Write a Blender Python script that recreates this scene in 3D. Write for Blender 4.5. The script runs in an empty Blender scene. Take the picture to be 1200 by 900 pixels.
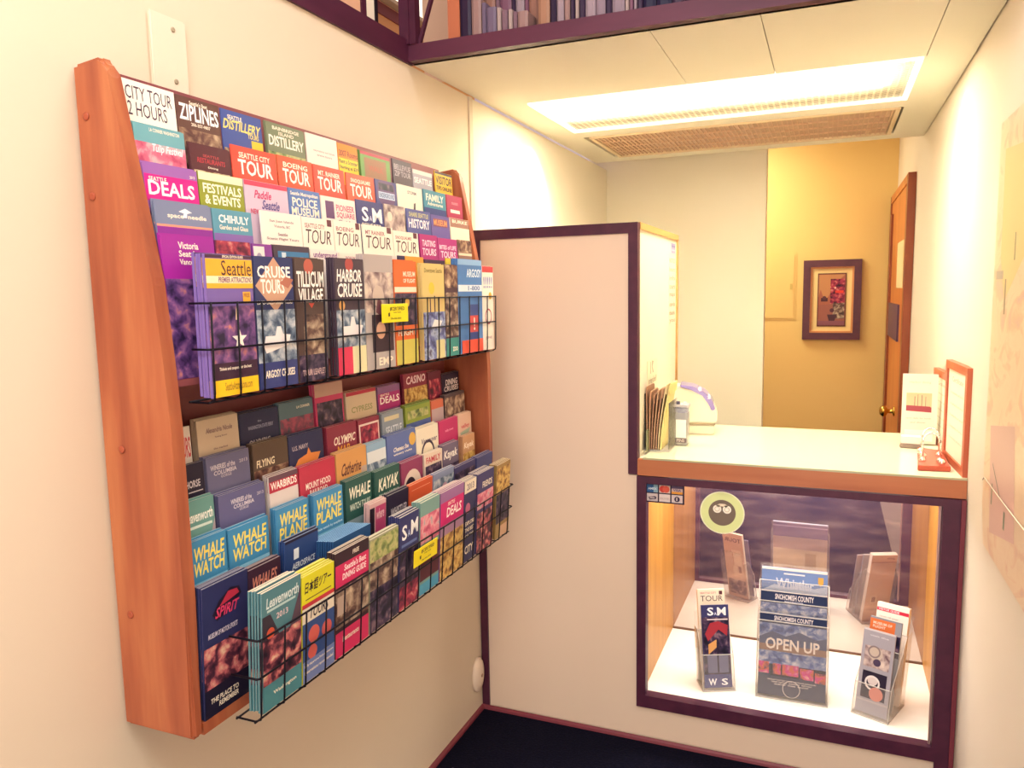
import bpy, bmesh, math, random
from mathutils import Vector, Matrix
random.seed(7)
C = bpy.context.scene.collection
SC = bpy.context.scene
# ------------------------------------------------------------------ camera
cam_d = bpy.data.cameras.new('camera'); cam = bpy.data.objects.new('camera', cam_d); C.objects.link(cam)
SC.camera = cam
YAW, PITCH, ROLL, FPX = 0.3913, -0.1168, -0.0179, 900.3
cam_d.sensor_width = 36.0; cam_d.lens = FPX / 1200 * 36; cam_d.clip_start = 0.05
_f = Vector((-math.sin(YAW)*math.cos(PITCH), math.cos(YAW)*math.cos(PITCH), math.sin(PITCH)))
_r = Vector((math.cos(YAW), math.sin(YAW), 0)); _u = _r.cross(_f)
_r2 = math.cos(ROLL)*_r + math.sin(ROLL)*_u; _u2 = -math.sin(ROLL)*_r + math.cos(ROLL)*_u
_m = Matrix((_r2, _u2, -_f)).transposed().to_4x4(); _m.translation = Vector((1.175, -2.5038, 1.5556))
cam.matrix_world = _m
# ------------------------------------------------------------------ world, lights, exposure
SC.view_settings.view_transform = 'Standard'; SC.view_settings.look = 'None'
SC.cycles.transparent_max_bounces = 32
SC.view_settings.exposure = 0.0; SC.view_settings.gamma = 1.0; SC.view_settings.use_curve_mapping = False
wd = bpy.data.worlds.new('world'); SC.world = wd; wd.use_nodes = True
wd.node_tree.nodes['Background'].inputs[0].default_value = (1.0, 0.78, 0.84, 1)
wd.node_tree.nodes['Background'].inputs[1].default_value = 0.58
def area(name, loc, size, sizey, power, col, rot=(0,0,0)):
    d = bpy.data.lights.new(name, 'AREA'); d.shape = 'RECTANGLE'; d.size = size; d.size_y = sizey
    d.energy = power; d.color = col
    o = bpy.data.objects.new(name, d); o.location = loc; o.rotation_euler = rot; C.objects.link(o); return o
def spot(name, loc, power, col, ang, blend, rot=(0,0,0), rad=.02):
    d = bpy.data.lights.new(name, 'SPOT'); d.energy = power; d.color = col; d.spot_size = math.radians(ang)
    d.spot_blend = blend; d.shadow_soft_size = rad
    o = bpy.data.objects.new(name, d); o.location = loc; o.rotation_euler = rot; C.objects.link(o); return o
WARM = (1.0, 0.86, 0.62)
area('room_light', (0.85, -2.65, 3.0), 1.3, 0.9, 51, (.98, 1.0, .93))
area('room_light_near', (0.9, -1.2, 3.2), 1.0, 0.6, 14, (1.0, .97, .90))
area('room_fill', (1.0, -4.5, 1.0), 1.0, 1.9, 40, (1.0, .92, .87), (math.radians(90), 0, 0))  # added fill light behind the camera, standing in for room bounce
area('soffit_lamp', (0.74, 0.385, 2.266), 1.14, 0.30, 60, (.98, 1.0, .92))
area('back_room_lamp', (0.35, 2.45, 2.6), 0.5, 0.5, 28, (1.0, .97, .70))
area('loft_lamp', (0.4, -0.1, 3.0), 0.8, 0.3, 1.5, (1.0, .93, .85))
area('case_lamp', (1.05, 0.33, 0.955), 0.80, 0.30, 11, (1.0, .97, .88))
spot('wall_washer', (0.10, 0.60, 2.215), 30, (1.0, .99, .80), 110, .9, (0, math.radians(6), 0))
spot('wall_washer', (1.49, 0.42, 2.215), 14, (1.0, .99, .80), 96, .9, (0, math.radians(-6), 0))
# ------------------------------------------------------------------ materials
def lin(h, k=1.0):
    if not isinstance(h, str): return tuple(h) + (1,)
    o = []
    for i in (0, 2, 4):
        c = int(h[i:i+2], 16) / 255
        o.append((c/12.92 if c <= .04045 else ((c+.055)/1.055)**2.4) * k)
    return tuple(o) + (1,)
MC = {}
def mat(col, rough=.5, spec=.3, metal=0, key=None):
    k = key or ('m', col, rough, spec, metal)
    if k in MC: return MC[k]
    m = bpy.data.materials.new('paint_' + (col if isinstance(col, str) else 'tone')); m.use_nodes = True
    b = m.node_tree.nodes['Principled BSDF']
    b.inputs['Base Color'].default_value = lin(col); b.inputs['Roughness'].default_value = rough
    b.inputs['Specular IOR Level'].default_value = spec; b.inputs['Metallic'].default_value = metal
    MC[k] = m; return m
def paper(col):
    return mat(col, .42, .25)
def nd(m, t, **kw):
    n = m.node_tree.nodes.new(t)
    for k, v in kw.items(): setattr(n, k, v)
    return n
def ramp(m, cols, pos=None):
    r = nd(m, 'ShaderNodeValToRGB'); e = r.color_ramp.elements
    while len(e) < len(cols): e.new(.5)
    for i, c in enumerate(cols):
        e[i].position = pos[i] if pos else i/(len(cols)-1); e[i].color = lin(c)
    return r
def noise_mat(name, cols, scale, stretch=(1,1,1), detail=5, rough=.5, spec=.3, coord='Object', pos=None, bump=0, dist=0):
    m = bpy.data.materials.new(name); m.use_nodes = True; nt = m.node_tree; b = nt.nodes['Principled BSDF']
    tc = nd(m, 'ShaderNodeTexCoord'); mp = nd(m, 'ShaderNodeMapping'); mp.inputs['Scale'].default_value = stretch
    n = nd(m, 'ShaderNodeTexNoise'); n.inputs['Scale'].default_value = scale; n.inputs['Detail'].default_value = detail
    n.inputs['Distortion'].default_value = dist
    r = ramp(m, cols, pos)
    nt.links.new(tc.outputs[coord], mp.inputs[0]); nt.links.new(mp.outputs[0], n.inputs[0])
    nt.links.new(n.outputs[0], r.inputs[0]); nt.links.new(r.outputs[0], b.inputs['Base Color'])
    b.inputs['Roughness'].default_value = rough; b.inputs['Specular IOR Level'].default_value = spec
    if bump:
        bp = nd(m, 'ShaderNodeBump'); bp.inputs['Strength'].default_value = bump; bp.inputs['Distance'].default_value = .01
        nt.links.new(n.outputs[0], bp.inputs['Height']); nt.links.new(bp.outputs[0], b.inputs['Normal'])
    return m
PAL = dict(brown=['3a2228','6a4640','a08068','d8c0a0'], tulip=['b8486a','d8708a','e8a8b0','90b0b4'], tulipdark=['3c4a5a','7a4058','a84a64','6a6a78'],
  food=['4a2028','8a5a48','e8d4b0','c04040'], dusk=['241a3c','5a3a74','8a5a90','d88a78'], ocean=['30405c','6a7a90','b4bcc8','e0dcd8'],
  sepia=['38242c','6c5048','a8907c','d8c4a8'], night=['181428','2c2440','54405a','a08088'], taupe=['6a5058','a08a88','c8b4ac','e0d0c0'],
  green=['4a5c38','8a9858','c0bc80','706a58'], gold=['4a3024','b08040','e0c070','7a3838'], crimson=['2c1024','7a1c40','b83a50','d89a90'],
  crowd=['1c1428','54283c','c86a70','e8c8a8'], blueday=['3a3c68','6a70a8','a8b4d0','50405c'], landscape=['3a4a7c','6478ac','a4aec8','e4dee0'],
  petals=['3a3060','d86a40','d03c90','f0b0a0'])
def photo(pal):
    k = ('photo', pal)
    if k not in MC:
        MC[k] = noise_mat('photo_print', PAL[pal], 42, detail=6, rough=.4, spec=.25, coord='UV', pos=[.32,.46,.58,.72], dist=.4)
    return MC[k]
def wood(name, a, b, c, axis=2, scale=14, rough=.35, k=14):
    st = [k, k, k]; st[axis] = 1.0
    return noise_mat(name, [a, b, c], scale/10, tuple(st), 6, rough, .4, 'Object', [.3,.5,.72])
M_wall = noise_mat('wall_plaster', ['dccbb4','e0cfba'], 3, detail=3, rough=.7, spec=.2, bump=.03)
M_wallR = noise_mat('right_wall_plaster', ['e8dac8','ecdece'], 3, detail=3, rough=.7, spec=.2)
M_yellow = noise_mat('yellow_wall_paint', ['e8c27c','ecc884'], 3, rough=.65, spec=.2)
M_cream = noise_mat('cream_wall_paint', ['eae0ca','eee4d2'], 3, rough=.65, spec=.2)
M_ceil = noise_mat('soffit_paint', ['ece4d0','f0e8d6'], 3, rough=.7, spec=.2)
M_panel = noise_mat('partition_laminate', ['e4ccb6','e7d0bc'], 3, rough=.5, spec=.25)
M_white = mat('f4ead6', .4, .3)
M_dark = noise_mat('dark_stained_trim', ['3c1a30','4c2238','5c2c40'], 3, (8,8,8), rough=.4)
M_beam = noise_mat('dark_stained_beam', ['381428','481a32','56243a'], 3, (6,1,6), rough=.45)
M_beamx = noise_mat('dark_stained_beam_cross', ['421a2e','52243a','602e44'], 3, (1,6,6), rough=.45)
M_rack = wood('honey_wood_side', '8e4630', 'a4583a', 'b87048', 2, 22, .35, 11)
M_rackb = wood('honey_wood_back', '84404a', '904c50', '9c5854', 1, 14, .5, 12)
M_case = wood('yellow_case_wood', 'ac742c', 'ba8236', 'c49044', 2, 14, .4, 12)
M_counter = wood('counter_edge_wood', 'a8603c', 'b46c46', 'be7850', 0, 14, .35, 12)
M_lightwood = wood('light_edge_wood', 'b08048', 'c09058', 'c89a60', 1, 14, .4, 12)
M_frame = wood('picture_frame_wood', 'a84c34', 'b85a3c', 'c06844', 2, 14, .35, 12)
M_door = wood('door_wood', 'c06c34', 'cc7a3c', 'd48644', 2, 12, .4, 9)
M_doord = mat('8c4428', .4)
M_carpet = noise_mat('navy_carpet', ['05050e','0a0a1c','161430'], 120, detail=3, rough=.95, spec=.1, bump=.4)
M_wire = mat('0e0614', .5, .2)
M_black = mat('140a16', .4)
M_chrome = mat('e8e0dc', .15, .5, 1.0)
M_hdr = paper('f4e6cf')
def glass_mat(name, tint, gloss=.12, haze=0.0, hazecol=(.8,.75,.8,1)):
    m = bpy.data.materials.new(name); m.use_nodes = True; nt = m.node_tree; nt.nodes.remove(nt.nodes['Principled BSDF'])
    out = nt.nodes['Material Output']; tr = nd(m,'ShaderNodeBsdfTransparent'); tr.inputs[0].default_value = tint
    gl = nd(m,'ShaderNodeBsdfGlossy'); gl.inputs['Roughness'].default_value = .03
    fr = nd(m,'ShaderNodeLayerWeight'); fr.inputs[0].default_value = gloss
    mx = nd(m,'ShaderNodeMixShader'); nt.links.new(fr.outputs['Fresnel'], mx.inputs[0])
    nt.links.new(tr.outputs[0], mx.inputs[1]); nt.links.new(gl.outputs[0], mx.inputs[2])
    last = mx
    if haze:
        df = nd(m,'ShaderNodeBsdfDiffuse'); df.inputs[0].default_value = hazecol
        m2 = nd(m,'ShaderNodeMixShader'); m2.inputs[0].default_value = haze
        nt.links.new(mx.outputs[0], m2.inputs[1]); nt.links.new(df.outputs[0], m2.inputs[2]); last = m2
    nt.links.new(last.outputs[0], out.inputs[0]); return m
M_glass = glass_mat('case_glass', (.97,.96,.97,1), .06, .0)
M_acrylic = glass_mat('clear_acrylic', (.985,.98,.975,1), .03, .07, (.92,.88,.8,1))
M_acrylic_edge = glass_mat('acrylic_edge', (.9,.86,.82,1), .3, .45, (.95,.9,.82,1))
M_gedge = mat('b4b490', .2, .5)
def mirror_mat():
    m = bpy.data.materials.new('hazed_mirror'); m.use_nodes = True; nt = m.node_tree; nt.nodes.remove(nt.nodes['Principled BSDF'])
    out = nt.nodes['Material Output']; gl = nd(m,'ShaderNodeBsdfGlossy'); gl.inputs[0].default_value = (.80,.74,.69,1); gl.inputs['Roughness'].default_value = .012
    df = nd(m,'ShaderNodeBsdfDiffuse'); tc = nd(m,'ShaderNodeTexCoord'); mp = nd(m,'ShaderNodeMapping'); mp.inputs['Scale'].default_value = (2,1,9)
    n = nd(m,'ShaderNodeTexNoise'); n.inputs['Scale'].default_value = 3.2; n.inputs['Detail'].default_value = 4
    r = ramp(m, ['6a5470','86687a','a88c92'], [.35,.5,.7])  # violet streaks put hazy reflection of the room into the mirror's colour
    nt.links.new(tc.outputs['Object'], mp.inputs[0]); nt.links.new(mp.outputs[0], n.inputs[0]); nt.links.new(n.outputs[0], r.inputs[0]); nt.links.new(r.outputs[0], df.inputs[0])
    mx = nd(m,'ShaderNodeMixShader'); mx.inputs[0].default_value = .30
    nt.links.new(gl.outputs[0], mx.inputs[1]); nt.links.new(df.outputs[0], mx.inputs[2]); nt.links.new(mx.outputs[0], out.inputs[0]); return m
M_mirror = mirror_mat()
def emit(name, col, s, grid=0):
    m = bpy.data.materials.new(name); m.use_nodes = True; nt = m.node_tree; b = nt.nodes['Principled BSDF']
    b.inputs['Base Color'].default_value = (.5,.5,.45,1); b.inputs['Emission Color'].default_value = col; b.inputs['Emission Strength'].default_value = s
    if grid:
        tc = nd(m,'ShaderNodeTexCoord'); bk = nd(m,'ShaderNodeTexBrick'); bk.offset = 0; bk.inputs['Scale'].default_value = grid
        bk.inputs['Brick Width'].default_value = .5; bk.inputs['Row Height'].default_value = .5; bk.inputs['Mortar Size'].default_value = .06; bk.inputs['Mortar Smooth'].default_value = .5
        c = Vector(col[:3]); bk.inputs['Color1'].default_value = col; bk.inputs['Color2'].default_value = col; bk.inputs['Mortar'].default_value = (c.x*.86, c.y*.78, c.z*.7, 1)
        nt.links.new(tc.outputs['Object'], bk.inputs[0]); nt.links.new(bk.outputs[0], b.inputs['Emission Color'])
    return m
def lens_mat():
    """prismatic lamp cover: clear cells between milky ribs"""
    m = bpy.data.materials.new('prismatic_lens'); m.use_nodes = True; nt = m.node_tree; nt.nodes.remove(nt.nodes['Principled BSDF'])
    out = nt.nodes['Material Output']; tr = nd(m,'ShaderNodeBsdfTransparent'); tr.inputs[0].default_value = (1,.98,.94,1)
    tl = nd(m,'ShaderNodeBsdfTranslucent'); tl.inputs[0].default_value = (.9,.88,.8,1); df = nd(m,'ShaderNodeBsdfDiffuse'); df.inputs[0].default_value = (.85,.74,.6,1)
    tc = nd(m,'ShaderNodeTexCoord'); bk = nd(m,'ShaderNodeTexBrick'); bk.offset = 0; bk.inputs['Scale'].default_value = 22
    bk.inputs['Brick Width'].default_value = .5; bk.inputs['Row Height'].default_value = .5; bk.inputs['Mortar Size'].default_value = .09; bk.inputs['Mortar Smooth'].default_value = .3
    bk.inputs['Color1'].default_value = (.34,.34,.34,1); bk.inputs['Color2'].default_value = (.34,.34,.34,1); bk.inputs['Mortar'].default_value = (.8,.8,.8,1)
    nt.links.new(tc.outputs['Object'], bk.inputs[0])
    m1 = nd(m,'ShaderNodeMixShader'); m1.inputs[0].default_value = .45; nt.links.new(tl.outputs[0], m1.inputs[1]); nt.links.new(df.outputs[0], m1.inputs[2])
    m2 = nd(m,'ShaderNodeMixShader'); nt.links.new(bk.outputs[0], m2.inputs[0]); nt.links.new(tr.outputs[0], m2.inputs[1]); nt.links.new(m1.outputs[0], m2.inputs[2])
    nt.links.new(m2.outputs[0], out.inputs[0]); return m
# ------------------------------------------------------------------ mesh helpers
class MB:
    def __init__(s): s.bm = bmesh.new(); s.mats = []
    def mi(s, m):
        if m not in s.mats: s.mats.append(m)
        return s.mats.index(m)
    def face(s, vs, m, smooth=False):
        try: f = s.bm.faces.new(vs)
        except ValueError: return None
        f.material_index = s.mi(m); f.smooth = smooth; return f
    def box(s, x0, x1, y0, y1, z0, z1, m):
        v = [s.bm.verts.new(p) for p in ((x0,y0,z0),(x1,y0,z0),(x1,y1,z0),(x0,y1,z0),(x0,y0,z1),(x1,y0,z1),(x1,y1,z1),(x0,y1,z1))]
        for q in ((3,2,1,0),(4,5,6,7),(0,1,5,4),(1,2,6,5),(2,3,7,6),(3,0,4,7)): s.face([v[i] for i in q], m)
        return s
    def prism(s, pts, d, m, m_cap=None):
        # pts: 3-D outline, extruded by vector d
        a = [s.bm.verts.new(p) for p in pts]; b = [s.bm.verts.new(Vector(p)+Vector(d)) for p in pts]; n = len(a)
        s.face(a[::-1], m_cap or m); s.face(b, m_cap or m)
        for i in range(n): s.face([a[i], a[(i+1)%n], b[(i+1)%n], b[i]], m)
        return s
    def poly(s, pts, m): s.face([s.bm.verts.new(p) for p in pts], m); return s
    def tube(s, pts, r, m, n=7, closed=False):
        pts = [Vector(p) for p in pts]; rings = []
        for i, p in enumerate(pts):
            a = pts[max(i-1,0)] if not closed else pts[i-1]; b = pts[min(i+1,len(pts)-1)] if not closed else pts[(i+1)%len(pts)]
            t = (b-a).normalized(); u = t.orthogonal().normalized() if abs(t.z) > .99 or i == 0 and False else t.cross(Vector((0.01,0.02,1))).normalized()
            if abs(t.z) > .99: u = Vector((1,0,0))
            w = t.cross(u).normalized(); rr = r[i] if isinstance(r,(list,tuple)) else r
            rings.append([s.bm.verts.new(p + rr*(math.cos(2*math.pi*k/n)*u + math.sin(2*math.pi*k/n)*w)) for k in range(n)])
        N = len(rings)
        for i in range(N if closed else N-1):
            for k in range(n): s.face([rings[i][k], rings[i][(k+1)%n], rings[(i+1)%N][(k+1)%n], rings[(i+1)%N][k]], m, True)
        if not closed: s.face(rings[0][::-1], m); s.face(rings[-1], m)
        return s
    def lathe(s, prof, m, n=24, axis='z', o=(0,0,0)):
        rings = []
        for r, h in prof:
            ring = []
            for k in range(n):
                a = 2*math.pi*k/n; c, d = r*math.cos(a), r*math.sin(a)
                p = (c,d,h) if axis=='z' else ((h,c,d) if axis=='x' else (c,h,d))
                ring.append(s.bm.verts.new(Vector(p)+Vector(o)))
            rings.append(ring)
        for i in range(len(rings)-1):
            for k in range(n): s.face([rings[i][k], rings[i][(k+1)%n], rings[i+1][(k+1)%n], rings[i+1][k]], m, True)
        s.face(rings[0][::-1], m); s.face(rings[-1], m); return s
    def bevel(s, w, seg=2):
        bmesh.ops.bevel(s.bm, geom=list(s.bm.edges), offset=w, segments=seg, affect='EDGES', clamp_overlap=True); return s
    def build(s, name, parent=None, loc=None, rot=None):
        bmesh.ops.recalc_face_normals(s.bm, faces=list(s.bm.faces)) if not getattr(s,'keep',False) else None
        me = bpy.data.meshes.new(name); s.bm.to_mesh(me); s.bm.free()
        for m in s.mats: me.materials.append(m)
        o = bpy.data.objects.new(name, me); C.objects.link(o)
        if parent: o.parent = parent
        if loc: o.location = loc
        if rot: o.rotation_euler = rot
        return o
def tag(o, label, cat, group=None):
    o['label'] = label; o['category'] = cat
    if group: o['group'] = group
    return o
def thing(name, label, cat, loc=(0,0,0), rot=(0,0,0), group=None):
    o = bpy.data.objects.new(name, None); o.empty_display_size = .05; C.objects.link(o); o.location = loc; o.rotation_euler = rot
    return tag(o, label, cat, group)
def struct(mb, name, parent=None):
    o = mb.build(name, parent)
    if not parent: o['kind'] = 'structure'
    return o
def bx(*a): return MB().box(*a)
# ------------------------------------------------------------------ text: every string is turned to a flat mesh once
TXT = {}
def text_mesh(s, bold=1):
    k = (s, bold)
    if k in TXT: return TXT[k]
    cu = bpy.data.curves.new('lettering', 'FONT'); cu.body = s; cu.resolution_u = 2; cu.offset = .022 if bold else 0.0
    o = bpy.data.objects.new('lettering', cu); C.objects.link(o)
    dg = bpy.context.evaluated_depsgraph_get(); me = bpy.data.meshes.new_from_object(o.evaluated_get(dg))
    vs = [tuple(v.co) for v in me.vertices]; fs = [tuple(p.vertices) for p in me.polygons]
    bpy.data.objects.remove(o); bpy.data.curves.remove(cu); bpy.data.meshes.remove(me)
    if vs:
        x0 = min(v[0] for v in vs); x1 = max(v[0] for v in vs); y0 = min(v[1] for v in vs); y1 = max(v[1] for v in vs)
        vs = [((v[0]-x0)/max(x1-x0,1e-6), (v[1]-y0)/max(y1-y0,1e-6)) for v in vs]
    TXT[k] = (vs, fs); return TXT[k]
# cover graphics, in cover coordinates: u 0..1 across, v 0..1 down from the top edge
def T(s,u0,v0,u1,v1,col,sl=0,bold=1): return ('t',s,u0,v0,u1,v1,col,sl,bold)
def B(u0,v0,u1,v1,col): return ('b',u0,v0,u1,v1,col)
def P(u0,v0,u1,v1,pal): return ('p',u0,v0,u1,v1,pal)
def D(u,v,r,col): return ('d',u,v,r,col)
def G(pts,col): return ('g',pts,col)
def R(u,v,r,w,col): return ('r',u,v,r,w,col)
def S(u,v,r,col): return ('s',u,v,r,col)
W = 'f6ead6'
def cover(mb, els, w, h, pt, step=.00009, aspect=None):
    """draw the cover graphics; pt(a, b, d) turns across / up metres and a height above the sheet into a point"""
    bm = mb.bm; uvl = bm.loops.layers.uv.verify(); d = .0001
    for e in els:
        d += step
        def q(u, v): return pt((u-.5)*w, h*(1-v), d)
        if e[0] == 't':
            vs, fs = text_mesh(e[1], e[8]); u0,v0,u1,v1 = e[2:6]; m = paper(e[6]); mi = mb.mi(m)
            sh = e[7]*(v1-v0)*h/w
            bv = []
            for a, b in vs:
                uu = u0 + (u1-u0-abs(sh))*a + sh*b; bv.append(bm.verts.new(q(uu, v1-(v1-v0)*b)))
            for f in fs:
                mb.face([bv[i] for i in f], m)
        elif e[0] in 'bp':
            u0,v0,u1,v1 = e[1:5]; u0=max(u0,.004); u1=min(u1,.996); v0=max(v0,.002); v1=min(v1,.998)
            m = paper(e[5]) if e[0]=='b' else photo(e[5])
            f = mb.face([bm.verts.new(q(*p)) for p in ((u0,v1),(u1,v1),(u1,v0),(u0,v0))], m)
            ox, oy = random.random()*9, random.random()*9
            for l, (a,b) in zip(f.loops, ((u0,v1),(u1,v1),(u1,v0),(u0,v0))): l[uvl].uv = (a*w+ox, (1-b)*h+oy)
        elif e[0] in 'dgs':
            if e[0]=='d': pts = [(e[1]+e[3]*math.cos(t*math.pi/10), e[2]-e[3]*w/h*math.sin(t*math.pi/10)) for t in range(20)]; col = e[4]
            elif e[0]=='s':
                pts = []
                for t in range(10):
                    rr = e[3]*(1 if t%2==0 else .4); a = math.pi/2 + t*math.pi/5
                    pts.append((e[1]+rr*math.cos(a), e[2]-rr*w/h*math.sin(a)))
                col = e[4]
            else: pts, col = e[1], e[2]
            if e[0]=='d' and e[3] <= 0: continue
            pts = [(min(max(a,.004),.996), min(max(b,.002),.998)) for a,b in pts]
            ar = sum(pts[i-1][0]*-pts[i][1] - pts[i][0]*-pts[i-1][1] for i in range(len(pts)))
            if ar < 0: pts = pts[::-1]
            mb.face([bm.verts.new(q(*p)) for p in pts], paper(col))
        elif e[0]=='r':
            _,u,v,r,wd_,col = e; n = 24; m = paper(col)
            ring = [[bm.verts.new(q(u+rr*math.cos(2*math.pi*k/n), v-rr*w/h*math.sin(2*math.pi*k/n))) for k in range(n)] for rr in (r*(1-wd_), r)]
            for k in range(n): mb.face([ring[0][k],ring[1][k],ring[1][(k+1)%n],ring[0][(k+1)%n]], m)
def mixhex(a, b, t):
    return ''.join('%02x' % int(int(a[i:i+2],16)*(1-t)+int(b[i:i+2],16)*t) for i in (0,2,4))
def leaflet_mesh(name, w, h, t, base, els, edge=None, back=None):
    """a leaflet folded in three: one sheet running front, middle and back; front face at local x = 0"""
    mb = MB(); mb.keep = True
    e = .0006; me_ = paper(base); ed = paper(edge or mixhex(base, 'e8d8c4', .45)); a = w/2
    out = [(0,-a),(0,a),(-.64*t,a),(-.64*t,-a+e),(-.72*t,-a+e),(-.72*t,a),(-t,a),(-t,-a),(-.36*t,-a),(-.36*t,a-e),(-.28*t,a-e),(-.28*t,-a)]
    lo = [mb.bm.verts.new((x,y,0)) for x,y in out]; hi = [mb.bm.verts.new((x,y,h)) for x,y in out]
    mb.face(lo[::-1], ed); mb.face(hi, ed)
    for i in range(12): mb.face([lo[i], lo[(i+1)%12], hi[(i+1)%12], hi[i]], me_ if i in (0,1,7,11) else ed)
    cover(mb, els, w, h, lambda y, z, d: (d, y, z))
    if back: cover(mb, back, w, h, lambda y, z, d: (-t-d, -y, z))
    me = bpy.data.meshes.new(name); mb.bm.to_mesh(me); mb.bm.free()
    for m in mb.mats: me.materials.append(m)
    return me
# ================================================================== the room shell
struct(bx(-0.1,3.0,-4.6,3.3,-0.05,0,M_carpet), 'floor')
mb = MB(); mb.box(-0.1,0,-4.6,0.0,0,2.236,M_wall); mb.box(-0.1,-0.002,0.0,1.81,0,2.236,M_cream); struct(mb,'wall_left')
mb = MB(); mb.box(1.56,1.66,-4.6,3.06,0,3.3,M_wallR); struct(mb,'wall_right')
struct(bx(-0.1,1.66,3.06,3.16,0,2.75,M_yellow), 'wall_back')
struct(bx(-0.1,0.855,1.80,1.90,0,2.75,M_cream), 'wall_middle')
struct(bx(-1.6,1.66,-4.7,-4.6,0,3.3,M_wall), 'wall_front')
struct(bx(-0.1,1.66,1.58,3.16,2.75,2.8,M_ceil), 'ceiling')
# soffit: boards with fine joints, left open where the two light fittings sit
mb = MB(); z0, z1 = 2.242, 2.262
cuts = [0.002,0.715,0.995,1.425,1.556]
for i in range(4):
    a, b = cuts[i]+(.0012 if i else 0), cuts[i+1]-.0012
    mb.box(a,b,-0.40,0.195,z0,z1,M_ceil)
mb.box(0.002,0.139,0.195,1.56,z0,z1,M_ceil); mb.box(1.421,1.556,0.195,1.56,z0,z1,M_ceil)
mb.box(0.139,1.421,0.757,0.893,z0,z1,M_ceil); mb.box(0.139,1.421,1.442,1.56,z0,z1,M_ceil)
mb.box(0.002,1.556,-0.40,1.56,2.275,2.285,M_ceil)
mb.box(0.002,1.556,1.56,1.58,2.242,2.75,M_ceil)
struct(mb,'ceiling')
# ------------------------------------------------------------------ partition and its trims
mb = MB(); mb.box(0.002,0.563,0,0.028,0,1.745,M_panel); mb.box(0.563,1.558,0.0,0.02,0,0.1215,M_panel); mb.box(0.563,0.5925,0.0,0.028,0.1215,0.9415,M_panel)
struct(mb,'wall_partition')
struct(bx(0.002,0.563,-0.006,0.03,1.745,1.78,M_dark), 'trim_1')
struct(bx(0.563,0.594,-0.006,0.03,0.945,1.78,M_dark), 'trim_2')
struct(bx(0.002,0.030,-0.008,0.0,0.0,1.745,M_dark), 'trim_3')
# the return of the partition, standing on the counter
mb = MB(); mb.box(0.568,0.588,0.03,0.712,1.006,1.76,M_white); struct(mb,'wall_return')
struct(bx(0.563,0.596,0.03,0.725,1.76,1.782,M_lightwood), 'trim_4')
struct(bx(0.563,0.596,0.712,0.725,1.006,1.76,M_lightwood), 'trim_5')
# the wall joint above the partition
struct(bx(0.0,0.006,-0.012,0.014,1.782,2.236,M_wall), 'trim_6')
M_base = mat('7a3440',.4); M_basehi = mat('c08078',.4)
mb = MB()
mb.prism([(0.002,-0.008,0),(0.002,-0.018,0),(0.002,-0.016,.008),(0.002,-0.010,.014),(0.002,-0.008,.014)],(1.556,0,0),M_base)
struct(mb,'baseboard_front')
mb = MB()
mb.prism([(0,-4.5,0),(0.012,-4.5,0),(0.010,-4.5,.008),(0.004,-4.5,.014),(0,-4.5,.014)],(0,4.49,0),M_base)
struct(mb,'baseboard_left')
# ------------------------------------------------------------------ beams, post and what lies above
struct(bx(-0.06,0.008,-4.5,-0.405,2.236,2.302,M_beam), 'trim_7')
struct(bx(-0.06,1.559,-0.43,-0.385,2.242,2.288,M_beamx), 'trim_8')
mb = MB(); mb.box(-0.015,0.016,-0.44,-0.40,2.288,3.0,M_beam); mb.box(0.016,0.036,-0.435,-0.405,2.288,3.0,M_beam); struct(mb,'trim_9')
t = MB(); t.prism([(0.030,-0.418,2.288),(0.040,-0.418,2.288),(0.262,-0.418,2.9),(0.252,-0.418,2.9)],(0,0.012,0),M_dark)
tag(t.build('slanted_brace'),'thin dark slanted brace leaning off the dark corner post','brace')
M_pink = mat('e0b090',.6); M_maroon = mat('7c3a34',.5); M_orange = mat('dca060',.6)
mb = MB()
mb.box(-0.06,-0.05,-3.2,-0.586,2.302,3.1,M_pink); struct(mb,'wall_loft')
mb = MB(); mb.box(-0.062,-0.044,-0.588,-0.566,2.302,3.1,M_beam); mb.box(-0.062,-0.048,-0.566,-0.517,2.302,3.1,M_white); mb.box(-0.062,-0.044,-0.519,-0.506,2.302,3.1,M_black); struct(mb,'window_1')
mb = MB(); mb.box(-1.60,-1.50,1.0,3.3,0,3.325,M_orange); mb.box(-1.60,-1.49,1.0,3.3,3.325,3.395,M_maroon); mb.box(-1.60,-1.50,1.0,3.3,3.395,4.2,M_pink); struct(mb,'wall_far')
struct(bx(-0.14,0.16,-0.06,-0.04,2.285,3.1,mat('ecc8a4',.6)), 'wall_nook')
def fitting(name,label,cat):
    return thing(name,label,cat)
# the bright strip lamp seen through the loft opening
t = thing('wall_lamp','bright strip lamp glimpsed through the opening beside the dark corner post','lamp',(-1.47,2.0,3.42))
MB().box(-.02,.02,-.45,.6,.012,.30,emit('loft_lamp_glow',(1,.93,.72,1),1.5)).build('lamp_shade',t)
mb = MB().box(-.03,.03,-.48,.63,-.012,.012,mat('c8b088',.4)); mb.build('lamp_rail',t)
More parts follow.
